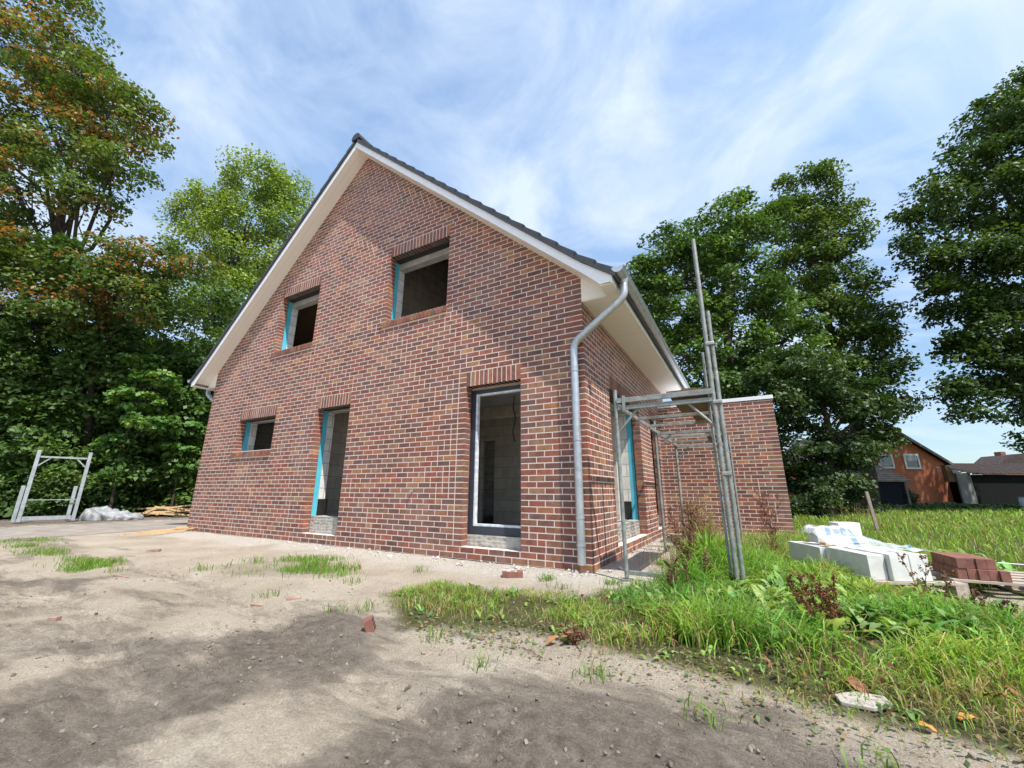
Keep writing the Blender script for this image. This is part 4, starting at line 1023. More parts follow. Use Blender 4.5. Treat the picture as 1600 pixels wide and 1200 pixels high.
blades("dry_grass", on_ground(q), hh * rng.uniform(.4, 1.25, n), rng.uniform(.003, .0055, n), np.clip(np.array([[.40, .30, .14]]) * (.5 + .8 * rng.random((n, 1))), 0, 1), "straw coloured dry grass stems standing in clumps", .5, mat=M['dry'])
# lawn beyond
LW = [(2.6, 5.0), (4.7, 4.2), (4.6, 1.95), (3.95, 1.3), (4.6, .9), (6, .2), (9, 1), (40, 22), (31, 44), (3, 40), (2.7, 12)]
q = scatter(LW, 170000); dist = np.hypot(q[:, 0] - 1.74, q[:, 1] + 5.1)
k = rng.random(len(q)) < np.clip((8.0 / dist) ** 1.1, .0, 1); q = q[k]; dist = dist[k]
de = fbm(q[:, 0] * .6, q[:, 1] * .6, 4)
h = (.10 + .10 * de) * rng.uniform(.5, 1.4, len(q)) * (1 + dist / 40); wd = rng.uniform(.005, .009, len(q)) * (.7 + dist / 7)
blades("lawn_grass", on_ground(q), h, wd, grass_col(len(q), (.21, .35, .05), .3, .16, patch=np.clip(2.4 - 2.6 * de, .2, 2)), "sunlit rough lawn behind the building materials", .6)
# shaded ground cover along the far edge of the lawn
n = 9000; A_ = rng.uniform(10, 34, n); D_ = 22.8 + rng.normal(size=n) * .45; P = OG + FH * D_[:, None] + RH * A_[:, None]; P[:, 2] = rng.random(n) * (.28 + .22 * vnoise(A_ * .8, D_))
N = rand_unit(n) * .6 + np.array([0, -.1, .8]); N /= np.linalg.norm(N, axis=1, keepdims=True); V, Q = leaf_mesh(P, N, rng.uniform(.05, .11, n), .7)
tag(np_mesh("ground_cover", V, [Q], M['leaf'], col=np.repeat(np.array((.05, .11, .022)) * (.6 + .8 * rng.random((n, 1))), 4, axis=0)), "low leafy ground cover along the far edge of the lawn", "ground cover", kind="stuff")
q = scatter([(-.7, -2.7), (.2, -1.7), (1.2, -1.5), (2.2, -1.6), (6, -1.2), (6, -2.8), (2.4, -2.75), (1.6, -2.6), (.4, -2.55)], 5200); q = q[rng.random(len(q)) < np.clip((fbm(q[:, 0] * 2.6 + 11, q[:, 1] * 2.6, 3) - .4) * 5, .05, 1)]; n = len(q)
blades("dead_straw", on_ground(q), rng.uniform(.02, .05, n), rng.uniform(.002, .004, n), np.clip(np.array([[.42, .33, .18]]) * (.4 + .8 * rng.random((n, 1))), 0, 1), "flattened dead straw along the sandy grass edge", 2.2, mat=M['dry'])
q = np.concatenate([c + rng.normal(size=(n_, 2)) * s_ for c, n_, s_ in ((np.array([1.2, -1.75]), 150, .14), (np.array([1.05, -1.25]), 90, .12), (np.array([2.1, -1.45]), 140, .13), (np.array([.62, -2.3]), 50, .08), (np.array([2.75, -2.2]), 90, .16), (np.array([1.8, -1.9]), 80, .2), (np.array([.5, -1.45]), 40, .12))]); n = len(q)
P = on_ground(q, .012); P[:, 2] += rng.random(n) * .09; V, Q = leaf_mesh(P, rand_unit(n) * .7 + np.array([0, 0, .5]), rng.uniform(.012, .034, n), .45)
tag(np_mesh("dead_leaf_litter", V, [Q], M['dry'], col=np.repeat(np.array((.20, .085, .04)) * (.4 + 1.1 * rng.random((n, 1))), 4, axis=0)), "brown withered leaves caught in the foreground grass", "leaf litter", kind="stuff")
# weeds & dry bits mixed in the near verge
q = scatter([(-.6, -2.75), (.2, -2.1), (1.2, -1.9), (2.2, -2.0), (6, -1.6), (6, -2.9), (2.5, -2.95), (1.6, -2.8), (.4, -2.7)], 5200)
q = q[rng.random(len(q)) < np.clip((fbm(q[:, 0] * 3, q[:, 1] * 3, 3) - .35) * 4, .05, 1)]
P = on_ground(q, .0); P[:, 2] += rng.random(len(q)) * .05; N = rand_unit(len(q)) * .5 + np.array([0, 0, .9]); N /= np.linalg.norm(N, axis=1, keepdims=True)
V, Q = leaf_mesh(P, N, rng.uniform(.008, .02, len(q)), .5)
cw = np.where(rng.random((len(q), 1)) < .55, np.array([[.11, .17, .05]]), np.array([[.28, .21, .11]])) * (.6 + .8 * rng.random((len(q), 1)))
tag(np_mesh("verge_weeds", V, [Q], M['leaf'], col=np.repeat(cw, 4, axis=0)), "small creeping weeds and dry bits along the grass edge", "weeds", kind="stuff")

# (leaf rosettes are added after the helper below)
# dock plants -----------------------------------------------------------
def long_leaf(V, Fc, Cc, base, dirv, L, w, rise, droop, col):
    """curved broad leaf strip"""
    b = np.array(base, float); d = np.array([math.cos(dirv), math.sin(dirv), 0]); s = np.array([-d[1], d[0], 0]); n = 6; i0 = len(V)
    for k in range(n + 1):
        t = k / n; ww = w * math.sin(math.pi * (.06 + .92 * t) ** .8) * .5 + .0015
        c = b + d * L * t * math.cos(rise * .6) + np.array([0, 0, 1]) * (L * math.sin(rise) * t - droop * L * t * t)
        wv = .10 * w * math.sin(k * 2.1)
        V.append(c - s * ww + np.array([0, 0, ww * .35 + wv])); V.append(c); V.append(c + s * ww + np.array([0, 0, ww * .35 - wv]))
        Cc += [col, tuple(np.array(col) * 1.15), col]
        if k:
            j = i0 + 3 * k; Fc.append((j - 3, j - 2, j + 1, j)); Fc.append((j - 2, j - 1, j + 2, j + 1))
V, Fc, Cc = [], [], []
q = np.concatenate([scatter(G1, 520), np.array([1.75, -.9]) + rng.normal(size=(120, 2)) * np.array([.55, .3]), np.array([1.2, -.5]) + rng.normal(size=(90, 2)) * np.array([.3, .35]), np.array([2.3, .1]) + rng.normal(size=(60, 2)) * .25]); q = q[(polydist(q[:, 0], q[:, 1], G1) > .12)]
for x, y in q:
    big = (.5 + .8 * min(1, max(0, (x - .2) / 1.6))) * (.42 if y < -1.75 + .28 * (x - 2) else 1); kcol = np.array((.135, .25, .05)) * rng.uniform(.75, 1.7) * np.array((rng.uniform(.8, 1.5), 1, rng.uniform(.8, 1.8))); zg = float(gz(x, y)) + rng.uniform(.02, .11) * max(0, min(1, (x - .5))) * (y > -1.8)
    for k in range(int(rng.integers(2, 6))):
        long_leaf(V, Fc, Cc, (x + rng.normal() * .04, y + rng.normal() * .04, zg + .01), rng.uniform(0, 6.28),   .125 * big * rng.uniform(.5, 1.3), .043 * big * rng.uniform(.7, 1.3), rng.uniform(.5, 1.4), rng.uniform(.2, .8), tuple(np.clip(kcol * rng.uniform(.8, 1.2), 0, 1)))
tag(np_mesh("meadow_leaves", V, [np.array(Fc)], M['grass'], col=np.array(Cc), smooth=True), "small broad leaves sprouting all through the foreground grass", "weeds", kind="stuff")
def dock(name, loc, h, nst, nlf, label, group, leafL=.26, lcol=(.085, .19, .035), scol=(.16, .062, .03), spread=.25, cat="weed", dens=1.0):
    z = float(gz(loc[0], loc[1])); loc = (loc[0], loc[1], z)
    e = empty(name, loc, label, cat, group)
    V, Fc, Cc = [], [], []
    for i in range(nlf):
        c = np.array(lcol) * random.uniform(.7, 1.35); long_leaf(V, Fc, Cc, (loc[0] + random.uniform(-.05, .05), loc[1] + random.uniform(-.05, .05), z), random.uniform(0, 6.28), leafL * random.uniform(.6, 1.15), leafL * random.uniform(.26, .42), random.uniform(.5, 1.25), random.uniform(.1, .6), tuple(c))
    if Fc: np_mesh("foliage", V, [np.array(Fc)], M['grass'], e, col=np.array(Cc), smooth=True)
    if nst:
        mb = MB(); SP = []
        for i in range(nst):
            mb.col = tuple(np.array(scol) * random.uniform(.7, 1.4)); a = random.uniform(0, 6.28); ln = spread * random.uniform(.2, 1)
            b = Vector((loc[0] + random.uniform(-.06, .06), loc[1] + random.uniform(-.06, .06), z - .01)); t = b + Vector((math.cos(a) * ln * h, math.sin(a) * ln * h, h * random.uniform(.7, 1.05)))
            pts = limb(mb, b, t, .0045, .0016, .04, 6, 5)
            for k in range(2, 7):
                for s_ in range(2):
                    p = pts[k]; a2 = random.uniform(0, 6.28); tt = p + Vector((math.cos(a2) * h * .11, math.sin(a2) * h * .11, h * random.uniform(.06, .16)))
                    mb.tube([p, tt], [.0022, .001], 4, cap=False)
                    for u in np.linspace(.1, 1, max(2, int(9 * dens))): SP.append(p.lerp(tt, float(u)))
        mb.build("stalk", [M['dry']], e)
        P = np.repeat(np.array([tuple(p) for p in SP]), 3, axis=0); P = P + rng.normal(size=P.shape) * .007
        V2, Q2 = leaf_mesh(P, rand_unit(len(P)), rng.uniform(.005, .010, len(P)), .75)
        np_mesh("seed_head", V2, [Q2], M['dry'], e, col=np.repeat(np.array(scol) * (.6 + .9 * rng.random((len(P), 1))), 4, axis=0))
    return e
DG = "dock plants in the grass"
dock("dock_plant", (2.12, -1.32), .36, 9, 7, "large rust brown dock clump in front of the white blocks", DG, spread=.75, dens=1.2)
dock("dock_plant", (1.02, 1.0), .80, 13, 5, "tall dry brown weed clump at the scaffold's far side near the garage wall", DG, scol=(.20, .11, .055), spread=.3)
dock("dock_plant", (1.22, 1.35), .78, 13, 0, "straw brown weed clump just left of the scaffold's right posts", DG, scol=(.33, .22, .10), spread=.35)
dock("dock_plant", (1.95, 2.15), .95, 6, 5, "slender red brown dock standing before the garage wall", DG, scol=(.15, .055, .032), spread=.22)
dock("dock_plant", (3.02, -.05), .40, 3, 4, "leaning brown dock in front of the brick pallet", DG, scol=(.17, .085, .035), spread=.7)
dock("dock_plant", (3.16, -.62), .26, 4, 2, "low dark dock at the right edge of the grass", DG, scol=(.12, .06, .035), spread=1.0)
dock("dock_plant", (1.10, -.85), .33, 4, 6, "dark brown dock stalk in the grass before the scaffold foot", DG, scol=(.13, .06, .04), spread=.35)
dock("dock_plant", (1.2, -1.75), .14, 5, 5, "crushed brown dock in the middle of the grass", DG, scol=(.13, .062, .04), spread=1.3)
dock("dock_plant", (.62, -2.32), .07, 3, 4, "small brown dock at the sandy edge of the grass", DG, scol=(.15, .07, .04), spread=1.3, leafL=.10)
dock("dock_plant", (.98, .30), .58, 7, 12, "bushy green dock with brown stalks inside the scaffold's foot", DG, leafL=.40, scol=(.17, .08, .045), spread=.3)
dock("dock_plant", (1.30, -.30), .38, 3, 13, "leafy green dock right in front of the scaffold's right posts", DG, leafL=.36, scol=(.15, .08, .04), spread=.4)
BL = "broad leaved weeds in the grass"
for x, y, L, n, lb in [(-.89, -1.3, .20, 3, "broad leaf plant standing up at the grass edge below the framed window"), (.23, -1.5, .22, 3, "upright broad leaf in the grass below the downpipe"), (-.35, -1.42, .16, 4, "broad leaf plant between the two upright leaves"),
    (1.55, -1.1, .26, 9, "broad leaf clump in the grass behind the crushed dock"), (2.45, -1.05, .24, 8, "broad leaf clump right of the rust brown dock"), (1.9, -.25, .26, 9, "broad leaf clump at the scaffold's right posts"),
    (2.35, -1.75, .20, 6, "broad leaf plant above the flat stone"), (.95, -1.35, .20, 7, "broad leaf plant left of the crushed dock"), (2.9, -1.35, .2, 6, "broad leaf plant in the tall grass at the right edge"), (2.2, .55, .26, 10, "broad leaf clump beside the white blocks"), (2.25, -2.35, .08, 4, "small bright leaf plant on the sand below the flat stone")]:
    dock("broadleaf_weed", (x, y), .1, 0, n, lb, BL, leafL=L * (.7 if y < -1 else 1), lcol=(.10, .215, .04))

# ------------------------------------------------------------------ building materials on the right
ua = math.radians(25.5); UU = Vector((math.cos(ua), math.sin(ua), 0)); VV = Vector((-math.sin(ua), math.cos(ua), 0)); O1 = Vector((2.87, .36, 0))
def L1(u, v, z): return O1 + UU * u + VV * v + Vector((0, 0, z))
def pallet(name, P, w, d, label, zt=.13):
    c = P(w / 2, d / 2, 0); e = empty(name, c, label, "pallet", "wooden pallets under the building materials")
    for i in range(5):
        m = MB(); u0 = 0; v0 = i * (d - .1) / 4; m.hexa([P(0, v0, zt - .022), P(w, v0, zt - .022), P(w, v0 + .1, zt - .022), P(0, v0 + .1, zt - .022), P(0, v0, zt), P(w, v0, zt), P(w, v0 + .1, zt), P(0, v0 + .1, zt)]); m.build("deck_board", [M['greywood']], e)
    for i in range(3):
        u0 = i * (w - .1) / 2
        for j in range(3):
            v0 = j * (d - .12) / 2; m = MB(); m.hexa([P(u0, v0 + .002, .022), P(u0 + .1, v0 + .002, .022), P(u0 + .1, v0 + .118, .022), P(u0, v0 + .118, .022), P(u0, v0 + .002, zt - .023), P(u0 + .1, v0 + .002, zt - .023), P(u0 + .1, v0 + .118, zt - .023), P(u0, v0 + .118, zt - .023)]); m.build("spacer_block", [M['greywood']], e)
        m = MB(); m.hexa([P(u0, 0, 0), P(u0 + .1, 0, 0), P(u0 + .1, d, 0), P(u0, d, 0), P(u0, 0, .021), P(u0 + .1, 0, .021), P(u0 + .1, d, .021), P(u0, d, .021)]); m.build("skid", [M['greywood']], e)
    return e
pallet("pallet", lambda u, v, z: L1(u - .24, v - .02, z), .86, 1.32, "weathered pallet under the white aerated blocks")
def ablock(u0, u1, v0, v1, z0, z1, label, group="white aerated blocks on the pallet"):
    m = MB(); m.hexa([L1(u0, v0, z0), L1(u1, v0, z0), L1(u1, v1, z0), L1(u0, v1, z0), L1(u0, v0, z1), L1(u1, v0, z1), L1(u1, v1, z1), L1(u0, v1, z1)])
    o = m.build("aerated_block", [M['aac']], bevel=.004); tag(o, label, "building block", group); return o
z0, z1 = .132, .372
ablock(0, .172, 0, .60, z0, z1, "left of the two bright white blocks at the pallet's front")
ablock(.205, .375, .03, .63, z0, z1, "right one of the two bright white blocks at the pallet's front")
ablock(-.17, -.012, .05, .65, z0, z1 - .012, "white block with narrow shaded side left of the two front blocks")
ablock(-.225, -.055, .66, 1.26, z0, z1 - .02, "white block at the pallet's far left corner")
ablock(-.05, .12, .665, 1.27, z0, z1 - .03, "flat white block under the film at the pallet's back left")
ablock(.125, .295, .665, 1.27, z0, z1 - .02, "white block under the raised block's right end")
ablock(.39, .56, .45, 1.05, z0, z1 - .03, "white block at the pallet's right rear")
ablock(-.10, .20, .86, 1.04, z1 + .002, z1 + .17, "raised white block lying crosswise with blue print before it")
ablock(.30, .56, 1.07, 1.25, z1 - .015, z1 + .22, "white block standing highest at the back right of the pallet")
m = MB(); m.obox(L1(-.06, .72, z1 - .001), .2, .08, .03, ua + .2); tag(m.build("timber_offcut", [M['paleboard']]), "reddish timber offcut lying on the white blocks", "timber")
# clear film draped over the blocks, with blue print
nu, nv = 34, 26; V = np.zeros((nu, nv, 3)); Cc = np.ones((nu, nv, 3)) * np.array((.80, .84, .88))
for i in range(nu):
    for j in range(nv):
        u = -.17 + .70 * i / (nu - 1); v = .10 + 1.0 * j / (nv - 1)
        base = z1 + .012
        hump = .155 * math.exp(-(max(0, abs(u - .05) - .15) / .09) ** 2 - (max(0, abs(v - .95) - .09) / .16) ** 2)
        hump2 = .10 * math.exp(-((u - .30) / .16) ** 2 - ((v - .85) / .3) ** 2)
        w = .02 * math.sin(u * 31 + v * 9) + .016 * math.sin(v * 37 - u * 14) + .02 * float(fbm(np.array(u * 9.), np.array(v * 9.), 3))
        V[i, j] = L1(u, v, base + max(hump + .012, hump2) + w * .45)
        s1 = abs((u - .05) - .55 * (v - .45)); 
        if (s1 < .028 and .3 < v < .95) or (.42 < u < .56 and abs(v - .30 - .4 * (u - .42)) < .05) or ((u - .27) ** 2 + (v - .90) ** 2 < .003) or (abs(u - .05) < .12 and .70 < v < .86 and (i * 3 + j * 5) % 4 > 0) or (abs(u - .38) < .05 and abs(v - .62 - u * .3) < .05):
            Cc[i, j] = (.03, .22, .62)
idx = np.arange(nu * nv).reshape(nu, nv); Qf = np.stack([idx[:-1, :-1], idx[1:, :-1], idx[1:, 1:], idx[:-1, 1:]], -1).reshape(-1, 4)
o = np_mesh("packing_film", V.reshape(-1, 3), [Qf], M['film'], col=Cc.reshape(-1, 3), smooth=True); tag(o, "crumpled clear packing film with blue print over the white blocks", "plastic film")

O2 = Vector((3.47, .87, 0)); ub = math.atan2(.10, 1); U2 = Vector((math.cos(ub), math.sin(ub), 0)); V2_ = Vector((-math.sin(ub), math.cos(ub), 0))
def L2(u, v, z): return O2 + U2 * u + V2_ * v + Vector((0, 0, z))
pallet("pallet", lambda u, v, z: L2(u - .06, v - .05, z), 1.25, .85, "weathered pallet under the red brown bricks")
lab = "red brown brick in the two layer stack on the pallet"
for lay in range(2):
    for dp_ in range(2):
        for i in range(5):
            if lay == 1 and i == 4: continue
            u0 = .0 + i * .0745 + (.012 if lay else 0); v0 = dp_ * .25 + rng.uniform(-.012, .012) - (.03 if (lay == 0 and i > 1) else 0)
            m = MB(); a = [L2(u0, v0, .132 + lay * .098), L2(u0 + .071, v0, .132 + lay * .098), L2(u0 + .071, v0 + .24, .132 + lay * .098), L2(u0, v0 + .24, .132 + lay * .098)]
            m.hexa(a + [p + Vector((0, 0, .096)) for p in a]); tag(m.build("stacked_brick", [M['redbrick']], bevel=.003), lab, "brick", "red brown bricks stacked on the pallet")
for i in range(3):
    m = MB(); u0 = .66 + i * .075; a = [L2(u0, .06, .132), L2(u0 + .071, .06, .132), L2(u0 + .071, .30, .132), L2(u0, .30, .132)]; m.hexa(a + [p + Vector((0, 0, .096)) for p in a])
    tag(m.build("stacked_brick", [M['redbrick']], bevel=.003), "red brown brick in the single layer at the pallet's right end", "brick", "single layer bricks at the pallet's right end")
# white plank in the lawn, stake
m = MB(); m.bar((5.15, 2.9, .05), (5.55, 3.15, .05), .05, .05); m.bar((5.55, 3.15, .05), (5.62, 3.05, .0), .05, .05); tag(m.build("white_batten", [M['aac']]), "white batten lying in the lawn behind the brick pallet", "batten")
m = MB(); p = at(10.5, 9.08); m.bar((p[0], p[1], -.1), (p[0] - .06, p[1], .98), .085, .06); tag(m.build("marker_stake", [M['greywood']], bevel=.006), "grey timber stake standing in the lawn before the shed", "stake")
# plastic band across the pallets
m = MB(); m.tube([(3.9, 1.25, .26), (4.3, 1.45, .235), (4.9, 1.8, .22)], .006, 6); tag(m.build("strapping_band", [M['plastic']]), "pale strapping band trailing over the brick pallet", "strap")

# ------------------------------------------------------------------ loose bricks and stones
def brick_obj(name, c, ang, mat, label, dims=(.24, .115, .071), M3=None, holes=False, cat="brick", group=None, mortar=False):
    m = MB(); z = float(gz(c[0], c[1])) - .008; R = M3 or Matrix.Rotation(ang, 3, 'Z'); m.obox((c[0], c[1], z + (c[2] if len(c) > 2 else 0)), *dims, M=R)
    o = m.build(name, [mat], bevel=.004)
    tag(o, label, cat, group); return o, z, R
o, z, R = brick_obj("loose_brick", (-.76, -.66), .5, M['redbrick'], "loose brick with mortar smeared top lying before the framed window")
mb = MB()
for i in range(9): mb.obox((-.76 + (R @ Vector((rng.uniform(-.1, .1), 0, 0))).x + rng.uniform(-.02, .02), -.66 + (R @ Vector((rng.uniform(-.1, .1), rng.uniform(-.03, .03), 0))).y, z + .068), .05, .02, .012, rng.uniform(0, 3))
mb.build("mortar_smear", [M['mortar']], o)
Rt = Matrix.Rotation(.9, 3, 'Z') @ Matrix.Rotation(math.radians(70), 3, 'Y') @ Matrix.Rotation(.2, 3, 'X')
o, z, R = brick_obj("perforated_brick", (-.74, -2.83, .035), 0, M['redbrick'], "red perforated brick stuck upright in the sand at the grass edge", dims=(.09, .085, .06), M3=Rt)
hb = MB(); c0 = Vector((-.74, -2.83, z + .035))
for ix in range(3):
    for iy in range(2): hb.obox(c0 + Rt @ Vector((-.028 + ix * .028, -.02 + iy * .04, .0595)), .017, .026, .002, M=Rt)
hb.build("perforation", [M['bitumen']], o)
for x, y, d, a, lb in [(-2.99, -3.84, (.06, .05, .035), .6, "small red brick piece on the dark soil at the left"), (-2.2, -2.75, (.15, .04, .02), .2, "flat reddish brick sliver beside the dark soil"), (-2.0, -2.55, (.12, .07, .03), .9, "brown brick flake lying on the pale sand"), (-6.77, -1.88, (.17, .09, .05), .7, "brick lump lying alone on the sand far left"), (-6.3, -2.5, (.12, .02, .015), -.3, "thin red stick like brick splinter near the left grass strip"), (-4.6, -2.95, (.3, .03, .02), .1, "thin dark stick lying across the sand")]:
    brick_obj("brick_fragment", (x, y), a, M['dustbrick'], lb, dims=d, cat="brick fragment", group="brick fragments on the sand")
# flat stone and dead leaves in the verge
m = MB(); pts = [(-.13, -.03), (-.02, -.085), (.10, -.045), (.125, .03), (.02, .075), (-.1, .05)]; zg = float(gz(2.1, -2.34)); m.prism([(2.10 + x * math.cos(.5) - y * math.sin(.5), -2.33 + x * math.sin(.5) + y * math.cos(.5)) for x, y in pts], 'z', zg + .004, zg + .022)
tag(m.build("flat_stone", [M['plaster_pale']], bevel=.004), "flat pale stone slab at the lower edge of the grass", "stone")
def dead_leaf(x, y, L, a, col, lb, rise=.5):
    V, Fc, Cc = [], [], []; long_leaf(V, Fc, Cc, (x, y, float(gz(x, y)) + .01), a, L, L * .55, rise, .35, col)
    o = np_mesh("dead_leaf", V, [np.array(Fc)], M['dry'], col=np.array(Cc), smooth=True); tag(o, lb, "dead leaf", "dead leaves in the grass")
dead_leaf(2.13, -2.24, .15, 2.2, (.30, .11, .075), "curled red brown leaf lying on the flat stone")
dead_leaf(2.42, -2.35, .08, .4, (.50, .24, .05), "orange dead leaf in the grass right of the flat stone")
dead_leaf(2.30, -2.52, .07, 2.9, (.42, .22, .05), "orange brown leaf on the sand below the flat stone")
dead_leaf(1.62, -1.85, .11, 1.2, (.32, .13, .07), "brown leaf in the middle of the grass")
dead_leaf(1.28, -1.7, .12, 2.5, (.36, .17, .08), "tan leaf beside the crushed dock", .8)
dead_leaf(.5, -2.45, .10, .9, (.34, .16, .07), "tan leaf at the sandy edge of the grass", .8)

# spilled mortar along the wall foot
n = 420; t = rng.random(n); xs = np.where(t < .8, -6.5 * rng.random(n) ** 1.6, rng.uniform(0, .35, n)); ys = np.where(t < .8, -.05 - .45 * rng.random(n) ** 1.5, rng.uniform(-.3, 2.5, n))
mb = MB()
for x, y in zip(xs, ys):
    s = .004 + .024 * rng.random() ** 4; q3 = Quaternion(tuple(rng.normal(size=4))).normalized().to_matrix(); zz = float(gz(x, y))
    mb.col = (1, 1, 1); P = []
    for zz_ in (-1, 1):
        for sx_, sy_ in ((-1, -1), (1, -1), (1, 1), (-1, 1)): P.append(Vector((x, y, zz + s * .3)) + q3 @ Vector((sx_ * s * rng.uniform(.6, 1.2), sy_ * s * rng.uniform(.5, 1), zz_ * s * rng.uniform(.3, .7))))
    mb.hexa(P)
tag(mb.build("mortar_rubble", [mat_noise("mortar_crumbs", (.34, .30, .26), (.56, .50, .45), 9, .95, bump=0)]), "pale mortar crumbs spilled along the foot of the walls", "rubble", kind="stuff")
# stones and clods on the bare ground
n = 650; qx = rng.uniform(-6, 2.6, n); qy = rng.uniform(-4.6, -1.6, n); mb = MB()
for x, y in zip(qx, qy):
    s = .002 + .010 * rng.random() ** 5; zz = float(gz(x, y)); q3 = Quaternion(tuple(rng.normal(size=4))).normalized().to_matrix(); P = []
    for zz_ in (-1, 1):
        for sx_, sy_ in ((-1, -1), (1, -1), (1, 1), (-1, 1)): P.append(Vector((x, y, zz + s * .25)) + q3 @ Vector((sx_ * s * rng.uniform(.5, 1.2), sy_ * s * rng.uniform(.5, 1), zz_ * s * rng.uniform(.4, .9))))
    mb.hexa(P)
tag(mb.build("gravel", [mat_noise("soil_pebbles", (.15, .125, .10), (.30, .26, .215), 3, .95, bump=0)]), "small pebbles and clods scattered on the bare soil", "gravel", kind="stuff")

n = 7000; qx = rng.uniform(-4.5, 2.6, n); qy = rng.uniform(-4.6, -2.4, n); sz_ = np.zeros(n)
for P_ in (D1, D3, D4, D2, D5): sz_ = np.maximum(sz_, sstep(-.15, .3, polydist(qx, qy, P_)))
kp = rng.random(n) < sz_ * .9 + .05; qx, qy = qx[kp], qy[kp]; mb = MB()
for x, y in zip(qx, qy):
    s = .002 + .010 * rng.random() ** 5; zz = float(gz(x, y)); q3 = Quaternion(tuple(rng.normal(size=4))).normalized().to_matrix(); P = []
    for zz_ in (-1, 1):
        for sx_, sy_ in ((-1, -1), (1, -1), (1, 1), (-1, 1)): P.append(Vector((x, y, zz + s * .2)) + q3 @ Vector((sx_ * s * rng.uniform(.4, 1.1), sy_ * s * rng.uniform(.4, 1.1), zz_ * s * rng.uniform(.4, .9))))
    mb.hexa(P)
tag(mb.build("soil_clods", [mat_noise("dark_soil_clod", (.11, .09, .072), (.26, .22, .18), 5, 1.0, bump=.5, spec=.05)]), "dark crumbly clods lying on the trodden soil", "soil clods", kind="stuff")

# ------------------------------------------------------------------ things at the wood edge
# wrapped bundle
nu, nv = 70, 26; V = np.zeros((nu, nv, 3)); B0 = np.array([-17.0, -.05, 0]); B1 = np.array([-16.0, .95, 0]); ax = (B1 - B0) / np.linalg.norm(B1 - B0); pr_ = np.array([ax[1], -ax[0], 0]); Lb = np.linalg.norm(B1 - B0) + .25
for i in range(nu):
    for j in range(nv):
        t = i / (nu - 1); an = math.pi * j / (nv - 1); e = (1 - abs(2 * t - 1) ** 5) ** .5 if 0 < t < 1 else 0
        hh = .36 * (.85 + .25 * math.sin(t * 5 + .5)) * e; wv = .38 * e; wr = 1 + .26 * (float(fbm(np.array(t * 11.), np.array(an * 3.), 3)) - .5) * 2 + .05 * math.sin(t * 38 + an * 4)
        V[i, j] = B0 + ax * (t * Lb - .1) + pr_ * math.cos(an) * wv * wr + np.array([0, 0, max(0, math.sin(an)) ** .7 * hh * wr + .005])
idx = np.arange(nu * nv).reshape(nu, nv); Qf = np.stack([idx[:-1, :-1], idx[1:, :-1], idx[1:, 1:], idx[:-1, 1:]], -1).reshape(-1, 4)
tag(np_mesh("wrapped_bundle", V.reshape(-1, 3), [Qf], M['wrap'], smooth=True), "long grey sheet wrapped bundle lying at the wood edge", "wrapped bundle")
# crossed timber battens
bl = "pale timber batten in the crossed pile at the wood edge"
for i in range(15):
    t = rng.random(); c = Vector((-17.2, 1.55, 0)).lerp(Vector((-15.9, 2.6, 0)), t); a = math.atan2(1.05, 1.3) + rng.normal() * .25; Lh = rng.uniform(.45, .8)
    if i % 3 == 2: a += 1.2; Lh *= .6
    z = .05 + .30 * rng.random(); dz = rng.uniform(-.1, .1); d = Vector((math.cos(a), math.sin(a), 0)) * Lh
    m = MB(); m.bar(c - d + Vector((0, 0, max(.03, z - dz))), c + d + Vector((0, 0, max(.03, z + dz))), .03, .05); tag(m.build("timber_batten", [M['paleboard']]), bl, "timber batten", "crossed timber battens at the wood edge")
for i in range(11):
    t = rng.random(); c = Vector((-9.6, -.95, .03)).lerp(Vector((-10.9, .9, .03)), t) + Vector((rng.normal() * .25, 0, 0)); a = 1.75 + rng.normal() * .45; d = Vector((math.cos(a), math.sin(a), 0)) * rng.uniform(.25, .7)
    m = MB(); m.bar(c - d, c + d + Vector((0, 0, rng.uniform(-.01, .05))), .035, .02); tag(m.build("timber_batten", [M['paleboard']]), "thin timber batten lying at the edge of the lane by the house corner", "timber batten", "battens lying along the lane")
# stack at the left edge of the view
e = empty("material_stack", (-16.9, -2.35, 0), "low stack of grey material at the far left edge beside the frames", "material stack")
for i in range(4):
    m = MB(); m.obox((-16.9 + rng.uniform(-.05, .05), -2.35 + rng.uniform(-.05, .05), .02 + i * .12), .7, .6, .105, .2 + rng.uniform(-.1, .1)); m.build("layer", [M['greywood'] if i < 2 else M['wrap']], e, bevel=.01)
# ------------------------------------------------------------------ distant buildings
def QM(D, a, z): return Vector(at(D, a, z))
rh = empty("red_house", at(28, 24.5), "small red brick gabled house beyond the lawn with two white windows", "house")
m = MB(); D0, D1 = 26, 34
g5 = [(21.3, -.1), (27.65, -.1), (27.65, 2.80), (24.48, 5.05), (21.3, 2.80)]
def ext(m, poly, d0, d1):
    n = len(poly); vs = [QM(d0, a, z) for a, z in poly] + [QM(d1, a, z) for a, z in poly]
    m.add(vs, [tuple(range(n)), tuple(range(2 * n - 1, n - 1, -1))] + [(i, i + n, (i + 1) % n + n, (i + 1) % n) for i in range(n)])
ext(m, g5, D0, D1); m.build("wall", [M['render']], rh)
m = MB()
for s, ea in ((1, 27.95), (-1, 21.0)):
    ext(m, [(24.48, 5.08), (ea, 2.68), (ea, 2.84), (24.48, 5.26)], D0 - .22, D1 + .2)
rr_ = m.build("roof", [M['pantile_dark']], rh)
m = MB(); ext(m, [(24.48, 5.02), (27.97, 2.62), (27.97, 2.80), (24.48, 5.20)], D0 - .25, D0 - .222); ext(m, [(24.48, 5.02), (20.98, 2.62), (20.98, 2.80), (24.48, 5.20)], D0 - .25, D0 - .222); m.build("verge_board", [M['plaster']], rh)
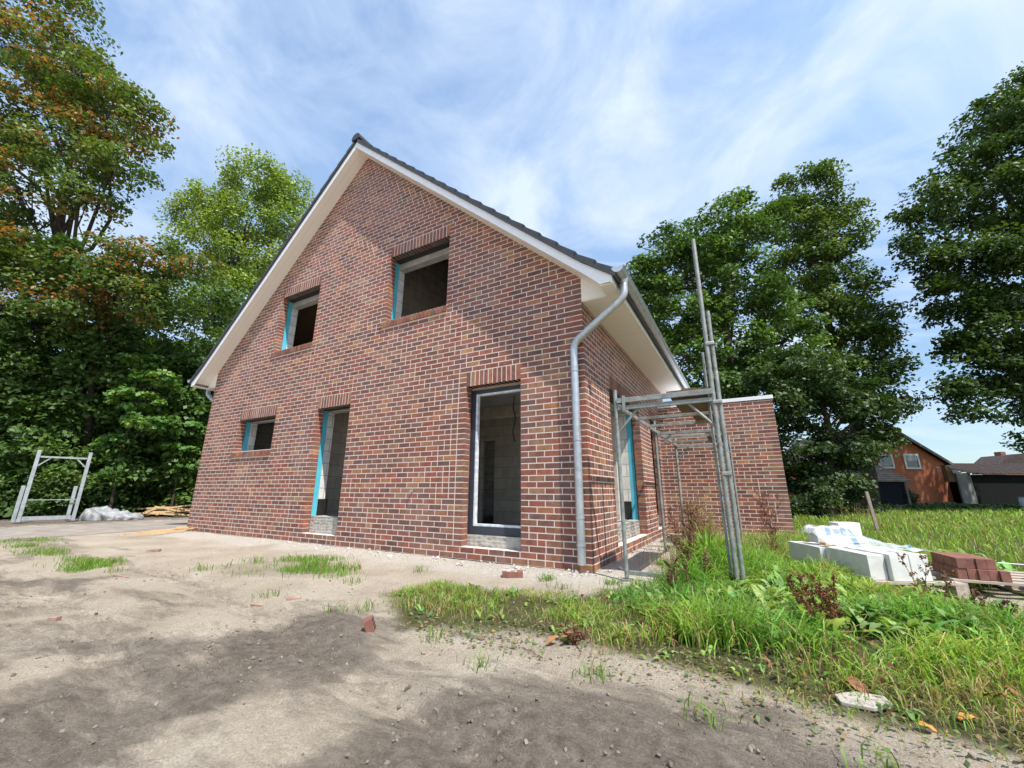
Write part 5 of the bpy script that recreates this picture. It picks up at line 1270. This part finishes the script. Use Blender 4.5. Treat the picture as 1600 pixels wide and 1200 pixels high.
for (a0, a1, z0, z1, lb) in ((23.42, 24.42, 2.45, 3.36, None), (25.12, 26.1, 2.42, 3.38, None)):
    m = MB(); w = .11
    for p in ([(a0, z0), (a1, z0), (a1, z0 + w), (a0, z0 + w)], [(a0, z1 - w), (a1, z1 - w), (a1, z1), (a0, z1)], [(a0, z0 + w), (a0 + w, z0 + w), (a0 + w, z1 - w), (a0, z1 - w)], [(a1 - w, z0 + w), (a1, z0 + w), (a1, z1 - w), (a1 - w, z1 - w)]): ext(m, p, D0 - .06, D0 + .02)
    wf = m.build("window", [M['white']], rh)
    m = MB(); ext(m, [(a0 + w, z0 + w), (a1 - w, z0 + w), (a1 - w, z1 - w), (a0 + w, z1 - w)], D0 - .02, D0 - .008); m.build("pane", [M['glass']], wf)
    m = MB(); zc = z0 + .52 if a0 > 25 else z0 + .2; ext(m, [(a0 + w, zc), (a1 - w, zc), (a1 - w, z1 - w), (a0 + w, z1 - w)], D0 - .035, D0 - .024); m.build("curtain", [M['curtain']], wf)

def shed(name, D, a0, a1, zb, ze, zr, depth, wallm, roofm, label, gable_right=False, rows=10):
    e = empty(name, at(D, (a0 + a1) / 2), label, "shed")
    m = MB(); ext(m, [(a0, zb), (a1, zb), (a1, ze), (a0, ze)], D, D + .12); m.build("wall", [wallm], e)
    m = MB(); ext(m, [(a1 - .12, zb), (a1, zb), (a1, ze + .1), (a1 - .12, ze + .1)], D + .125, D + depth); m.build("wall", [wallm], e); m = MB(); ext(m, [(a0, zb), (a0 + .12, zb), (a0 + .12, ze), (a0, ze)], D + .125, D + depth); m.build("wall", [wallm], e)
    m = MB()
    for i in range(rows):      # pantile courses as overlapping steps, waved along the eaves
        t0, t1 = i / rows, (i + 1) / rows; d0 = D - .25 + depth * t0; d1 = D - .25 + depth * t1; y0 = ze + (zr - ze) * t0; y1 = ze + (zr - ze) * t1
        n = int((a1 - a0 + .4) / .12); vs = []; fs = []
        for k in range(n + 1):
            a = a0 - .2 + (a1 - a0 + .4) * k / n; wv = .028 * math.sin(k * math.pi)if False else (.03 if k % 2 else 0)
            vs += [QM(d0, a, y0 + .09 + wv), QM(d1, a, y1 + .04 + wv), QM(d0, a, y0 - .0)]
            if k: b = 3 * k; fs += [(b - 3, b, b + 1, b - 2), (b - 1, b + 2, b, b - 3)]
        m.add(vs, fs)
    m.build("roof", [roofm], e)
    return e
s = shed("garden_shed", 24, 18.3, 22.9, -.15, 1.58, 2.72, 2.2, M['shed'], M['pantile'], "dark blue black shed with beige tiled lean-to roof left of the red house")
m = MB(); ext(m, [(22.82, -.1), (22.94, -.1), (22.94, 1.62), (22.82, 1.62)], 23.9, 23.98); ext(m, [(18.3, -.1), (18.42, -.1), (18.42, 1.6), (18.3, 1.6)], 23.9, 23.98); m.build("corner_board", [M['plaster']], s)
s = shed("old_barn", 25, 28.05, 38, -.1, 2.05, 2.86, 3.0, M['barn'], M['pantile_dark'], "long low boarded barn, darkened for tree shade, with brown tiled roof right of the red house")
m = MB(); ext(m, [(27.18, -.1), (28.02, -.1), (28.02, 2.15), (27.18, 2.15)], 25.0, 25.1); m.build("side_panel", [M['plaster']], s)
m = MB(); a_ = QM(24.7, 27.15, 2.12); b_ = QM(27.7, 27.0, 2.95); m.bar(a_, b_, .06, .16); m.build("verge_board", [M['white']], s)
m = MB(); ext(m, [(26.75, 1.62), (27.3, 1.62), (27.3, 2.35), (26.75, 2.62)], 25.12, 25.4); m.build("eaves_box", [M['rafter']], s)
fh = empty("distant_house", at(41, 50), "distant house whose brown roof peeps over the old barn", "house")
m = MB(); ext(m, [(49.5, 0), (56, 0), (56, 3.6), (49.5, 3.6)], 41, 43); m.build("wall", [M['render']], fh)
m = MB(); n = 0; ext(m, [(48.6, 3.6), (50.2, 4.7), (53.5, 5.0), (57, 3.6)], 40.7, 43.3); m.build("roof", [M['pantile_dark']], fh)
m = MB(); ext(m, [(50.4, 4.5), (50.9, 4.5), (50.9, 5.1), (50.4, 5.1)], 41.6, 42.2); m.build("chimney", [M['redbrick']], fh)
m = MB(); c = at(21.8, 26.95); m.tube([(c[0], c[1], 0), (c[0], c[1], .3), (c[0], c[1], .6), (c[0], c[1], .72), (c[0], c[1], .74)], [.2, .24, .24, .22, .2], 16); 
bo = m.build("water_barrel", [M['plastic']], smooth=True); tag(bo, "pale plastic barrel at the lawn's right edge", "barrel")
m = MB(); m.tube([(c[0], c[1], .742), (c[0], c[1], .77)], .245, 16); m.build("lid", [M['plastic']], bo)
